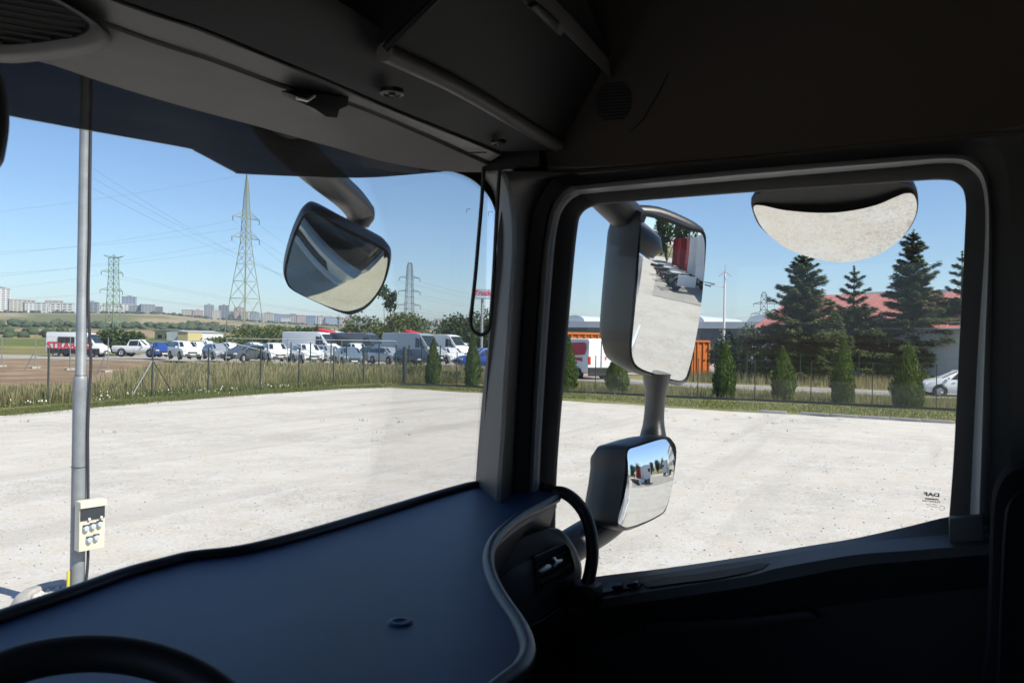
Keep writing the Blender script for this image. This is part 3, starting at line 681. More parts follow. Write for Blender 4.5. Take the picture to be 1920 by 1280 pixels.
bushat('tree', 868, 110, 9.5, 6.3, 6500, 'leafd', 'round dark green tree left of the cab pillar', leaf=.24, lobes=14, cat_='tree')
bushat('tree', 900, 108, 5, 5.2, 2500, 'leafd', 'smaller round tree behind the hanging cord', leaf=.24, lobes=8, cat_='tree')
bushat('shrub', 1375, 62, 5.0, 4.0, 1500, 'leafg', 'loose grey green shrub beside the orange container', leaf=.14, lobes=12, cat_='shrub')
bushat('shrub', 1405, 60, 3.6, 3.0, 1200, 'leafg', 'lower grey green shrub against the grey hall corner', leaf=.14, lobes=10, cat_='shrub')
bushat('shrub', 1350, 64, 2.6, 4.4, 700, 'leafg', 'tall feathery shrub behind the blunt thuja', leaf=.12, lobes=7, cat_='shrub')
for px, py, W, H, mm, lab in [(770, 714, 2.2, 1.1, 'leaf', 'weedy green shrub behind the thick dark fence post'), (795, 713, 2.0, .95, 'leaf', 'low green shrub left of the twin pointed thuja'),
                              (848, 718, 1.6, .8, 'leafg', 'small dull shrub between the two slim thujas')]:
    p = gp(px, py); bush('shrub', p, W, H, 1500, mm, lab, leaf=.07, lobes=9, cat_='shrub', trunk=False)
p = hdist(118, 135)
bush('tree', (p.x, p.y, 0), 4, 5.2, 260, 'leafg', 'nearly bare small tree above the white van', leaf=.2, lobes=10, cat_='tree')

# ------------------------------------------------------------------ fences
def mesh_panel(a, b, z0, z1, sx, sz, r, mb):
    L_ = (b - a).length; d = (b - a) / L_; n = max(1, int(L_ / sx))
    for k in range(n + 1): p = a + d * (L_ * k / n); mb.tube([p + Vector((0, 0, z0)), p + Vector((0, 0, z1))], r, 3, cap=False)
    m_ = max(1, int((z1 - z0) / sz))
    for k in range(m_ + 1): z = z0 + (z1 - z0) * k / m_; mb.tube([a + Vector((0, 0, z)), b + Vector((0, 0, z))], r * (1.6 if k in (0, m_) else 1), 3, cap=False)
fe = empty('yard_fence', gp(488, 731)); tag(fe, 'dark mesh fence along the left edge of the gravel yard', 'fence')
o0 = Vector(fe.location)
posts = [gp(*p) for p in [(-280, 784), (-100, 771), (90, 757), (285, 744), (390, 738), (488, 731), (560, 726), (625, 722), (682, 719), (757, 722)]]
pm = MB().box((0, 0, 1.0), (.05, .05, 2.0)).box((0, 0, 2.01), (.06, .06, .03)); first = None
for i, p in enumerate(posts[:-1]):
    if first is None: first = pm.build('post', M['post'], fe, fix=False); q = first
    else: q = first.copy(); COL.objects.link(q)
    q.location = p - o0
mb = MB()
for a, b in zip(posts[3:], posts[4:]): mesh_panel(a - o0, b - o0, .05, 1.95, .30, .30, .0028, mb)
o = mb.build('wire_mesh', M['wire'], fe, fix=False); o['kind'] = 'stuff'
for s_ in (-1, 1):
    a = posts[3] - o0; q = (gp(328, 742) if s_ > 0 else gp(245, 746)) - o0
    MB().bar(a + Vector((0, 0, 1.5)), q, .022, 6).build('brace', M['post'] if s_ > 0 else M['galvd'], fe, fix=False)
MB().bbox((0, 0, 1.05), (.2, .16, 2.1), .02).build('gate_post', M['post'], None, sm=30)
gpst = bpy.data.objects['gate_post']; gpst.location = gp(758, 721); tag(gpst, 'thick black fence corner post beside the green shrubs', 'post')
fr = empty('roadside_fence', gp(1308, 748)); tag(fr, 'thin dark green mesh fence behind the thuja row', 'fence'); o1 = Vector(fr.location)
rp = [gp(*p) for p in [(757, 722), (856, 725), (950, 730), (1050, 736), (1116, 738), (1210, 743), (1308, 748), (1415, 752), (1520, 757), (1635, 763), (1755, 769), (1890, 777), (2050, 786)]]
pm2 = MB().box((0, 0, .95), (.036, .036, 1.9)); f2 = None
for p in rp[1:]:
    if f2 is None: f2 = pm2.build('post', M['post'], fr, fix=False); q = f2
    else: q = f2.copy(); COL.objects.link(q)
    q.location = p - o1
mb = MB()
for a, b in zip(rp, rp[1:]): mesh_panel(a - o1, b - o1, .05, 1.85, .34, .30, .0022, mb)
o = mb.build('wire_mesh', M['wire'], fr, fix=False); o['kind'] = 'stuff'
mb = MB()
for a, b in zip(rp, rp[1:]): mb.box(((a + b) / 2 - o1) + Vector((0, 0, .06)), ((b - a).length, .05, .12), Matrix.Rotation(math.atan2((b - a).y, (b - a).x), 3, 'Z'))
mb.build('base_board', M['post'], fr, fix=False)
# second green fence behind the road
f3 = empty('green_fence', gp(1500, 722)); tag(f3, 'second green mesh fence on the far side of the road, before the spruces', 'fence'); o2 = Vector(f3.location)
gps = [gp(*p) for p in [(1300, 716), (1400, 719), (1500, 722), (1610, 726), (1720, 731), (1840, 736), (1960, 741)]]
mb = MB(); g0 = None
for p in gps:
    if g0 is None: g0 = MB().box((0, 0, 1.0), (.06, .06, 2.0)).build('post', M['pgreen'], f3, fix=False); q = g0
    else: q = g0.copy(); COL.objects.link(q)
    q.location = p - o2
for a, b in zip(gps, gps[1:]): mesh_panel(a - o2, b - o2, .1, 1.95, .45, .35, .003, mb)
o = mb.build('wire_mesh', M['pgreen'], f3, fix=False); o['kind'] = 'stuff'
# galvanised building-site fence around the car park
cf = empty('site_fence', gp(66, 691)); tag(cf, 'galvanised site fence on concrete feet beside the brown earth at left', 'fence'); o3 = Vector(cf.location)
cps = [gp(*p) for p in [(-140, 686), (3, 688), (66, 691), (131, 694), (202, 698)]]; c0 = ft0 = None
for p in cps:
    if c0 is None:
        c0 = MB().tube([(0, 0, .05), (0, 0, 2.3)], .035, 8).build('post', M['galv'], cf); ft0 = MB().bbox((0, 0, .07), (.6, .3, .14), .02).build('concrete_foot', M['concrete'], cf); q, w = c0, ft0
    else:
        q = c0.copy(); w = ft0.copy(); COL.objects.link(q); COL.objects.link(w)
    q.location = p - o3; w.location = p - o3
mb = MB()
for a, b in zip(cps, cps[1:]): mesh_panel(a - o3, b - o3, .3, 2.25, .55, .5, .004, mb)
o = mb.build('wire_mesh', M['galv'], cf, fix=False); o['kind'] = 'stuff'
for px, py, qx, qy in [(64, 660, 46, 694), (198, 664, 182, 702)]:
    a = gp(qx, qy); d = (Vector((a.x, a.y, 0)).length); MB().bar(dp(px, py, ray(px, py).length and (a - EYE).dot(FW)) - o3, a - o3, .03, 6).build('brace', M['galv'], cf, fix=False)
rc = empty('rail_fence', gp(535, 706)); tag(rc, 'open galvanised gate frame with diagonal braces before the parked white cars', 'fence'); o4 = Vector(rc.location)
mb = MB()
def top(px, py, z): # point above ground spot, at height z
    p = gp(px, py); return Vector((p.x, p.y, z))
for px in (424, 538, 640, 742): MB().tube([top(px, 690, 0) - o4, top(px, 690, 2.35) - o4], .035, 6).build('post', M['galv'], rc)
MB().tube([top(424, 690, 2.33) - o4, top(742, 690, 2.33) - o4], .03, 6).build('top_rail', M['galv'], rc)
for a, b in [((424, 2.1), (538, .9)), ((538, 2.1), (640, .3))]: MB().tube([top(a[0], 690, a[1]) - o4, top(b[0], 690, b[1]) - o4], .03, 6).build('brace', M['galv'], rc)
dg = empty('inner_fence', gp(740, 700)); tag(dg, 'dark green fence with many posts in front of the parked dark cars', 'fence'); o5 = Vector(dg.location)
pts = [gp(*p) for p in [(230, 678), (270, 680), (545, 690), (620, 694), (680, 698), (742, 702), (790, 700), (860, 702)]]; d0 = None; mb = MB()
for a, b in zip(pts[2:], pts[3:]):
    n = 2
    for k in range(n):
        p = a.lerp(b, k / n)
        if d0 is None: d0 = MB().box((0, 0, 1.05), (.07, .07, 2.1)).build('post', M['pgreen'], dg, fix=False); q = d0
        else: q = d0.copy(); COL.objects.link(q)
        q.location = p - o5
    mesh_panel(a - o5, b - o5, .1, 2.0, .5, .4, .004, mb)
o = mb.build('wire_mesh', M['pgreen'], dg, fix=False); o['kind'] = 'stuff'

# ------------------------------------------------------------------ pylons and wires
M['pyl_green'] = mat('green_pylon_paint', (.17, .25, .17), .6)
M['pyl_cream'] = mat('pale_pylon_paint', (.26, .27, .16), .6)
M['pyl_dark'] = mat('dark_pylon_paint', (.09, .10, .12), .6)
def pylon(px, d, prof, arms, matn, label, rz, r=.12, zoff=0):
    "prof: (z, half width); arms: (z, reach left, reach right, drop)"
    p = hdist(px, d); zb = terrain_z(p.x, p.y) + zoff; root = empty('pylon', (p.x, p.y, zb), rz); tag(root, label, 'pylon', 'electricity pylons'); m = M[matn]; tips = []
    for sx, sy in ((1, 1), (1, -1), (-1, -1), (-1, 1)):
        MB().tube([(sx * w, sy * w, z) for z, w in prof], r, 4).build('leg', m, root, fix=False)
    b = MB(); cor = [(1, 1), (1, -1), (-1, -1), (-1, 1)]
    for (z0, w0), (z1, w1) in zip(prof, prof[1:]):
        n = max(1, round((z1 - z0) / max(1.0, (w0 + w1) * .95)))
        for k in range(n):
            za, zb_ = z0 + (z1 - z0) * k / n, z0 + (z1 - z0) * (k + 1) / n; wa, wb = w0 + (w1 - w0) * k / n, w0 + (w1 - w0) * (k + 1) / n
            for i in range(4):
                c, e = cor[i], cor[(i + 1) % 4]
                b.bar((c[0] * wa, c[1] * wa, za), (e[0] * wb, e[1] * wb, zb_), r * .55, 3); b.bar((e[0] * wa, e[1] * wa, za), (c[0] * wb, c[1] * wb, zb_), r * .55, 3)
                b.bar((c[0] * wa, c[1] * wa, za), (e[0] * wa, e[1] * wa, za), r * .55, 3)
    o = b.build('lattice', m, root, fix=False); o['kind'] = 'stuff'
    for z, rl, rr, hh in arms:
        w = np.interp(z, [q[0] for q in prof], [q[1] for q in prof])
        for s, R_ in ((-1, rl), (1, rr)):
            a = MB()
            for sy in (-1, 1): a.bar((s * w, sy * w, z), (s * R_, 0, z), r * .7, 3); a.bar((s * w, sy * w, z + hh), (s * R_, 0, z), r * .6, 3)
            for k in (1, 2):
                x = s * (w + (R_ - w) * k / 3); a.bar((x, -w * (1 - k / 3), z), (x, w * (1 - k / 3), z), r * .5, 3); a.bar((x, 0, z), (x, 0, z + hh * (1 - k / 3)), r * .5, 3)
            a.build('cross_arm', m, root, fix=False)
            MB().tube([(s * R_, 0, z), (s * R_, 0, z - 1.3)], .12, 5).build('insulator', M['pyl_dark'], root)
            tips.append(root.matrix_basis @ Vector((s * R_, 0, z - 1.3)) if False else Matrix.Translation(Vector((p.x, p.y, zb))) @ (Matrix.Rotation(rz, 4, 'Z') @ Vector((s * R_, 0, z - 1.3))))
    tips.append(Vector((p.x, p.y, zb + prof[-1][0])))
    return tips
def facing(px): p = hdist(px, 1); return math.atan2(-p.x, p.y)
# big pylon at column 460: 250 m away
T1 = pylon(458, 252, [(0, 4.2), (14, 2.9), (24, 1.75), (30, 1.1), (38, .8), (44.5, .5), (50, .1)], [(31.5, 5.2, 5.2, 2), (37.3, 5.0, 5.0, 1.8)], 'pyl_cream', 'tall pale lattice pylon whose tip reaches the sun visor edge', facing(458) + .75, .10, -1.0)
T2 = pylon(211, 350, [(0, 2.1), (14, 1.6), (26, 1.2), (31, 1.25), (32, 2.4)], [(12.6, 6.0, 4.6, 1.2), (18.6, 6.4, 4.6, 1.2), (25.5, 6.0, 4.6, 1.3)], 'pyl_green', 'green lattice pylon right of the lamp pole', facing(211) + .8, .13, -1)
T3 = pylon(766, 330, [(0, 3.2), (12, 1.5), (24, 1.1), (29, .9), (30.5, .5)], [(13.5, 4.6, 4.6, .8), (19, 4.4, 4.4, .8), (24.4, 4.2, 4.2, .8)], 'pyl_dark', 'dark lattice pylon behind the broad olive tree', facing(766) + .3, .10, 1.5)
T4 = pylon(1431, 430, [(0, 3.0), (12, 2.0), (26, 1.4), (28, .6)], [(17, 6, 6, 1), (22, 5, 5, 1)], 'pyl_dark', 'faint distant pylon at the left end of the red roof', facing(1431), .15, 0)
T5 = pylon(1022, 520, [(0, 3.0), (12, 2.0), (30, 1.2), (32, .3)], [(18, 6, 6, 1), (24, 5, 5, 1)], 'pyl_dark', 'small pylon hidden behind the cab pillar', facing(1022), .2, 0)
def wire(a, b, sag, r=.035, lab='in the open sky'):
    r *= .6
    pts = []
    for k in range(17): t = k / 16; p = a.lerp(b, t); p.z -= sag * 4 * t * (1 - t); pts.append(p)
    o = MB().tube(pts, r, 3, cap=False).build('power_line', M['pyl_dark'], None, fix=False); tag(o, 'thin power cable ' + lab, 'cable', 'power lines strung across the sky'); return o
off = dp(-700, 470, 200)
for i, t in enumerate(T1[:4]): wire(t, dp(-500, 545 - 22 * i, 170), 3, lab='running left from an arm of the big pale pylon'); wire(t, T3[(i * 2) % 6 if i < 3 else 5], 7, lab='from the big pale pylon down to the dark pylon')
wire(T1[4], dp(-500, 440, 170), 2, lab='running left from the very tip of the big pale pylon')
for i, t in enumerate(T2[:6]): wire(t, T5[i % 4], 9, .05, lab='from the green pylon to the right, passing behind the big pylon')
for i, t in enumerate(T2[:6:2]): wire(t, dp(-500, 520 + 15 * i, 300), 4, .04, lab='from the green pylon to the left edge of the picture')
for i, t in enumerate(T3[:6]): wire(t, T4[i % 4], 8, .045, lab='from the dark pylon to the faint pylon at the red roof')
for i in range(3): wire(T4[i], dp(2400, 500 + 16 * i, 300), 6, .045, lab='running right from the faint pylon behind the spruces')
for i in range(5): wire(dp(150, 300 + i * 20, 150), T3[i], 6, .028, lab='crossing high from the lamp pole towards the dark pylon') if i < 3 else None
# ------------------------------------------------------------------ vehicles (front at +Y)
def section(y, zl, zb, zt, wb, wt):
    return [(0, y, zl), (wb * .9, y, zl), (wb * .985, y, zl + .12), (wb * 1.0, y, (zl + zb) * .52), (wb * .975, y, zb), (wt, y, zt - .03), (wt * .82, y, zt), (0, y, zt + .015),
            (-wt * .82, y, zt), (-wt, y, zt - .03), (-wb * .975, y, zb), (-wb, y, (zl + zb) * .52), (-wb * .985, y, zl + .12), (-wb * .9, y, zl)]
def wheel_mb(r, w):
    return MB().lathe([(r * .62, -w / 2), (r * .92, -w / 2), (r, -w * .3), (r, w * .3), (r * .92, w / 2), (r * .62, w / 2)], 20, axis='X')
def rim_mb(r, w, s):
    mb = MB().lathe([(.02, w * .42), (r * .12, w * .44), (r * .16, w * .3), (r * .5, w * .25), (r * .6, w * .36), (r * .64, w * .44), (r * .64, -w * .3)], 20, axis='X')
    for k in range(5):
        a = 6.283 * k / 5; mb.tube([(w * .4, math.cos(a) * r * .1, math.sin(a) * r * .1), (w * .38, math.cos(a) * r * .6, math.sin(a) * r * .6)], r * .07, 4)
    if s < 0: mb.v = [(-x, y, z) for x, y, z in mb.v]
    return mb
KINDS_ = {
 'hatch': ([(-2.06, .42, .74, .80, .80, .66), (-2.0, .30, .98, 1.04, .87, .74), (-1.55, .24, .98, 1.40, .89, .62), (-.5, .2, .95, 1.47, .90, .63), (.25, .2, .94, 1.43, .90, .62), (1.12, .22, .94, 1.0, .89, .74), (1.75, .25, .80, .86, .87, .66), (2.05, .32, .62, .68, .78, .55)], .32, (1, 4), 1, 4, 1.28),
 'suv': ([(-2.12, .5, .85, .92, .84, .7), (-2.06, .36, 1.08, 1.15, .91, .78), (-1.75, .3, 1.08, 1.58, .92, .67), (-.5, .26, 1.05, 1.66, .93, .68), (.3, .26, 1.04, 1.62, .93, .67), (1.05, .28, 1.04, 1.12, .92, .8), (1.85, .32, .96, 1.02, .90, .72), (2.15, .4, .72, .80, .82, .62)], .36, (1, 4), 1, 4, 1.34),
 'estate': ([(-2.32, .42, .76, .82, .80, .68), (-2.25, .3, .96, 1.0, .88, .76), (-2.0, .24, .96, 1.36, .9, .64), (-.6, .2, .93, 1.47, .9, .63), (.35, .2, .93, 1.43, .9, .62), (1.25, .22, .93, 1.0, .89, .74), (1.95, .25, .80, .86, .87, .66), (2.3, .32, .62, .68, .78, .55)], .33, (1, 4), 1, 4, 1.42),
}
KINDS_['van'] = ([(-2.85, .5, 1.2, 2.40, .94, .86), (-2.78, .4, 1.3, 2.50, .98, .88), (.9, .35, 1.3, 2.52, .98, .88), (1.35, .35, 1.28, 2.40, .98, .86), (2.15, .35, 1.26, 1.38, .97, .84), (2.65, .38, 1.1, 1.16, .95, .75), (2.88, .45, .72, .8, .88, .7)], .36, (2, 4), None, 3, 1.85)
KINDS_['lowvan'] = ([(-2.2, .45, 1.0, 1.78, .86, .76), (-2.12, .35, 1.05, 1.85, .90, .78), (.4, .3, 1.05, 1.86, .90, .78), (.7, .3, 1.04, 1.78, .90, .77), (1.4, .3, 1.02, 1.12, .89, .78), (2.0, .34, .88, .94, .86, .68), (2.2, .4, .62, .7, .8, .6)], .32, (2, 4), None, 3, 1.45)
KINDS_['pickup'] = ([(-2.6, .6, 1.0, 1.08, .9, .84), (-2.5, .45, 1.05, 1.1, .93, .86), (-1.0, .4, 1.05, 1.1, .93, .86), (-.75, .4, 1.08, 1.72, .93, .7), (.3, .4, 1.08, 1.76, .93, .7), (1.1, .4, 1.08, 1.16, .93, .8), (2.2, .45, 1.0, 1.06, .92, .74), (2.55, .5, .8, .88, .85, .65)], .4, (3, 4), 2, 4, 1.65)
CARPROTO = {}
def vehicle(kind, paint, pos, rz, label, cat_, group=None, name=None, scale=1.0, darktop=False, rearglass=True):
    st, wr, (ca0, ca1), rear, ws, wb_ = KINDS_[kind]; key = (kind, paint)
    nm = name or {'van': 'parked_van', 'lowvan': 'parked_van', 'pickup': 'parked_pickup'}.get(kind, 'parked_car')
    if key in CARPROTO and name is None:
        o = copy_tree(CARPROTO[key]); o.name = nm; o.location = pos; o.rotation_euler = (0, 0, rz); o.scale = (scale,) * 3
        for k in ('label', 'category', 'group'):
            if k in o: del o[k]
        return tag(o, label, cat_, group)
    r = empty(nm, pos, rz); r.scale = (scale,) * 3; tag(r, label, cat_, group)
    rings = [section(*s) for s in st]
    body = MB().loft(rings).build('body', M[paint], r, sm=35)
    n = 14
    def pane(i, k0, k1, inset=.9, off_=.012):
        q = [Vector(rings[i][k0]), Vector(rings[i][k1]), Vector(rings[i + 1][k1]), Vector(rings[i + 1][k0])]; c = sum(q, Vector()) / 4
        nn = (q[1] - q[0]).cross(q[3] - q[0]).normalized(); ctr = Vector((0, c.y, c.z - .4))
        if nn.dot(c - ctr) < 0: nn = -nn
        ins = inset if isinstance(inset, tuple) else (inset, inset)
        q = [c + (p - c) * ins[0] + nn * off_ for p in q]; return q, nn
    # windscreen: across the top faces of the transition
    def across(i, nm_):
        a = [Vector(rings[i][k]) for k in (5, 9)]; b = [Vector(rings[i + 1][k]) for k in (5, 9)]
        hi, lo = (a, b) if a[0].z > b[0].z else (b, a); q = [hi[0].lerp(hi[1], .04) + (lo[0] - hi[0]) * .06, hi[1].lerp(hi[0], .04) + (lo[1] - hi[1]) * .06, lo[1].lerp(lo[0], .04) + (hi[1] - lo[1]) * .07, lo[0].lerp(lo[1], .04) + (hi[0] - lo[0]) * .07]
        nn = (q[1] - q[0]).cross(q[2] - q[0]).normalized()
        if nn.z < 0: nn = -nn
        q = [p + nn * .018 for p in q]; MB().prism(q, nn * .012).build(nm_, M['carglass'], r)
    across(ws, 'windscreen')
    if rear is not None: across(rear, 'rear_window')
    for s, (k0, k1) in ((1, (4, 5)), (-1, (10, 9))):
        for i in range(ca0, ca1 + 1):
            if kind in ('van', 'lowvan') and i > ws: continue
            if i == ws or (rear is not None and i == rear):      # triangular end panes
                hi, lo = (i, i + 1) if rings[i][5][2] > rings[i + 1][5][2] else (i + 1, i)
                q = [Vector(rings[hi][k0]), Vector(rings[hi][k1]), Vector(rings[lo][k0]).lerp(Vector(rings[hi][k0]), .35)]
                c = sum(q, Vector()) / 3; q = [c + (p - c) * .8 for p in q]
            elif i == 2 and kind in ('van', 'lowvan'):
                q = [Vector(rings[i][k0]), Vector(rings[i][k0]).lerp(Vector(rings[i][k1]), .72), Vector(rings[i + 1][k0]).lerp(Vector(rings[i + 1][k1]), .7), Vector(rings[i + 1][k0])]
                c = sum(q, Vector()) / 4; q = [c + (p - c) * .95 for p in q]
            elif kind in ('van', 'lowvan') : continue
            else:
                q = [Vector(rings[i][k0]), Vector(rings[i][k1]), Vector(rings[i + 1][k1]), Vector(rings[i + 1][k0])]; c = sum(q, Vector()) / 4; q = [Vector((c.x + (p.x - c.x) * .86, c.y + (p.y - c.y) * .93, c.z + (p.z - c.z) * .82)) for p in q]
            q = [p + Vector((s * .012, 0, 0)) for p in q]; MB().prism(q, (s * .012, 0, 0)).build('side_window', M['carglass'], r)
    yf = st[-1][0]; zbump = st[-1][1]; wf = st[-2][4]; yh = (st[-1][0] + st[-2][0]) / 2; zh = st[-1][3]
    MB().bbox((0, yf + .0, zh - .16), (wf * .95, .07, .13), .02).build('grille', M['cblack'], r)
    MB().bbox((0, yf - .02, zbump + .06), (wf * 1.5, .10, .12), .03).build('bumper', M['cblack'], r)
    MB().bbox((0, yf + .05, zh - .30), (.5, .02, .11), .004).build('number_plate', M['plate'], r)
    for s in (-1, 1):
        MB().bbox((s * wf * .74, yh + .03, zh + .0), (wf * .36, .24, .15), .04, Matrix.Rotation(-s * .45, 3, 'Z')).build('headlight', M['lamp'], r, sm=40)
        yr = st[0][0]; zt = st[1][2]; w0 = st[1][4]
        MB().bbox((s * w0 * .86, yr + .05, zt - .12), (w0 * .2, .12, .26 if kind not in ('van', 'lowvan') else .5), .03).build('tail_light', M['tail'], r, sm=40)
        MB().bbox((s * (st[ws + 1][4] + .10), st[ws + 1][0] - .25, st[ws + 1][2] + .08), (.2, .1, .15 if kind != 'van' else .3), .03).build('door_mirror', M['cblack'] if 'van' in kind else M[paint], r, sm=40)
        for yw in (wb_, -wb_ * (.95 if kind != 'pickup' else .9)):
            ww = st[3][4] if len(st) > 3 else .9
            MB().lathe([(wr * 1.02, -.02), (wr * 1.02, .012), (wr * 1.18, .014), (wr * 1.18, -.02)], 20, c=(s * (ww - .0), yw, wr), axis='X').build('wheel_arch', M['cblack'], r, sm=40)
            wm = wheel_mb(wr, .24); wo = wm.build('wheel', M['tyre'], r, sm=40); wo.location = (s * (ww - .10), yw, wr)
            ro = rim_mb(wr, .25, s).build('rim', M['rim'], wo, sm=40)
    if kind not in ('van', 'lowvan'):
        for s in (-1, 1):
            MB().box((s * (st[3][4] + .004), -.1, .62), (.01, .012, .5)).build('door_gap', M['cblack'], r)
            for yy in (-.35, .55): MB().bbox((s * (st[3][4] + .01), yy, .84), (.03, .16, .03), .01).build('door_handle', M[paint], r)
    if name is None: CARPROTO[key] = r
    return r
def camrz(px, deg):
    "heading so that the front looks at the camera, turned deg anticlockwise seen from above"
    p = hdist(px, 1); return math.atan2(p.x, -p.y) + math.radians(deg) if False else math.atan2(-p.x, p.y) + math.pi + math.radians(deg)
def put(kind, paint, px, py, deg, label, cat_='car', group='used cars parked behind the fence', **k):
    z = .30 if 230 < px < 1000 else 0.0
    return vehicle(kind, paint, gp(px, py + (5 if 230 < px < 1000 and kind != 'van' else 0), z), camrz(px, deg), label, cat_, group, **dict(dict(scale=1.1 if kind == 'van' else 1.0), **k))
v = put('van', 'c_white', 147, 669, 62, 'white van with big red lettering and a black lower side, left of the lamp pole', 'van', None, name='delivery_van', scale=1.03)
M['redprint'] = mat('red_print', (.55, .03, .05), .5)
# visible side of the white van is its -X or +X side: choose the one towards the camera
def camside(o):
    x = Matrix.Rotation(o.rotation_euler.z, 3, 'Z') @ Vector((1, 0, 0)); return 1 if x.dot(EYE - o.location) > 0 else -1
s = camside(v)
t_ = text('lettering', 'STRABAG', 1.0, (s * .995, -2.72, 1.12), (0, s, 0), (0, 0, 1), M['redprint'], v, .004, .03, align='LEFT' if s > 0 else 'RIGHT')
MB().bbox((s * .99, -.75, 1.74), (.03, 1.7, .62), .02).build('side_window', M['carglass'], v)
MB().bbox((s * .978, 0, .62), (.03, 5.3, .56), .01).build('lower_trim', M['cblack'], v)
put('pickup', 'c_white', 262, 663, 60, 'white pickup with dark cab, first vehicle right of the dark bushes', 'pickup', scale=.95)
put('hatch', 'c_blue', 300, 664, 12, 'bright blue hatchback between two white cars')
put('suv', 'c_white', 346, 668, 18, 'white crossover facing the fence, right of the blue hatchback')
put('hatch', 'c_white', 372, 660, 15, 'white car partly hidden behind the crossover right of the blue car')
put('estate', 'c_silver', 408, 668, 15, 'silver estate left of the galvanised gate frame')
put('hatch', 'c_white', 432, 662, 20, 'small white car behind the silver estate')
put('estate', 'c_grey', 460, 672, -38, 'dark grey estate seen from its side behind the diagonal brace')
put('hatch', 'c_white', 489, 668, 18, 'white hatchback right of the dark grey estate')
put('suv', 'c_white', 516, 673, 12, 'white family car facing out between two white neighbours')
put('hatch', 'c_red', 545, 664, 10, 'dark red car almost hidden between white cars')
put('suv', 'c_white', 577, 676, 14, 'largest white crossover facing the fence, below the white panel vans')
put('hatch', 'c_silver', 616, 672, 18, 'silver hatchback left of the dark blue estate')
put('estate', 'c_greyblue', 655, 679, 10, 'dark slate blue estate at the front of the car park')
put('suv', 'c_white', 668, 668, 14, 'white crossover roof showing behind the slate blue estate')
put('hatch', 'c_greend', 700, 674, 18, 'dark green hatchback right of the slate blue estate')
put('estate', 'c_silver', 729, 677, 30, 'pale silver estate behind the green fence posts')
put('estate', 'c_dark', 778, 684, 25, 'near black car between the thick fence post and the twin pointed thuja')
put('lowvan', 'c_white', 862, 668, 55, 'small white van behind the slim thujas', 'van')
put('suv', 'c_blue', 908, 688, -70, 'blue crossover showing beside the cab pillar')
put('hatch', 'c_white', 845, 676, 20, 'white hatchback between the two slim thujas')
put('van', 'c_white', 586, 671, 58, 'white panel van at the left of the van row', 'van', 'panel vans parked behind the cars')
put('van', 'c_white', 622, 666, 60, 'farther white panel van with only its roof showing', 'van', 'panel vans parked behind the cars')
put('van', 'c_grey', 674, 672, 60, 'long dark grey panel van in the middle of the van row', 'van', 'panel vans parked behind the cars')
put('van', 'c_silver', 776, 680, 50, 'silver grey panel van left of the twin pointed thuja', 'van', 'panel vans parked behind the cars')
put('van', 'c_white', 832, 673, 52, 'white panel van just behind the silver grey one', 'van', 'panel vans parked behind the cars')
put('van', 'c_blue', 650, 668, 60, 'blue van roof between the white vans and the grey van', 'van', 'panel vans parked behind the cars', scale=.8)
for i, (px, py, c, lab) in enumerate([(335, 655, 'c_white', 'white car in the back row left of the silver estate'), (390, 655, 'c_white', 'white car roof in the back row behind the silver estate'), (478, 660, 'c_white', 'white car roof in the back row left of the gate frame'),
                                   (636, 662, 'c_white', 'white car roof in the back row under the blue van'), (750, 668, 'c_white', 'white car roof behind the pale silver estate')]):
    put('hatch', c, px, py, 20, lab)
w = put('van', 'c_white', 1080, 708, -148, 'white panel van with red patches, seen from behind next to the orange container', 'van', None, name='delivery_van')
s = camside(w)
for q in [[(-2.5, 1.55), (-.9, 1.45), (-.9, 2.25), (-2.5, 2.3), (-2.68, 2.0)], [(-2.3, 1.12), (-1.3, 1.2), (-1.1, 1.35), (-2.2, 1.35)], [(-1.7, .95), (-1.0, 1.0), (-.9, 1.15), (-1.6, 1.12)]]:
    MB().prism([(s * .985, a, b) for a, b in q], (s * .012, 0, 0)).build('red_patch', M['redprint'], w)
MB().bbox((0, -2.88, 1.45), (.03, .03, 1.9), .008).build('rear_door_gap', M['cblack'], w)
MB().bbox((0, -2.93, .52), (1.9, .16, .5), .04).build('rear_bumper', M['cblack'], w)
text('lettering', 'E', .3, (.35, -2.9, 1.35), (1, 0, 0), (0, 0, 1), M['redprint'], w, .003, .005)
put('hatch', 'c_white', 1800, 744, -72, 'white hatchback standing at the right edge of the door window', 'car', None, scale=.98)
put('hatch', 'c_dark', 1560, 717, 90, 'dark car in the shade below the spruces', 'car', None)
put('hatch', 'c_silver', 1390, 704, 80, 'small silver car low behind the orange container', 'car', None)

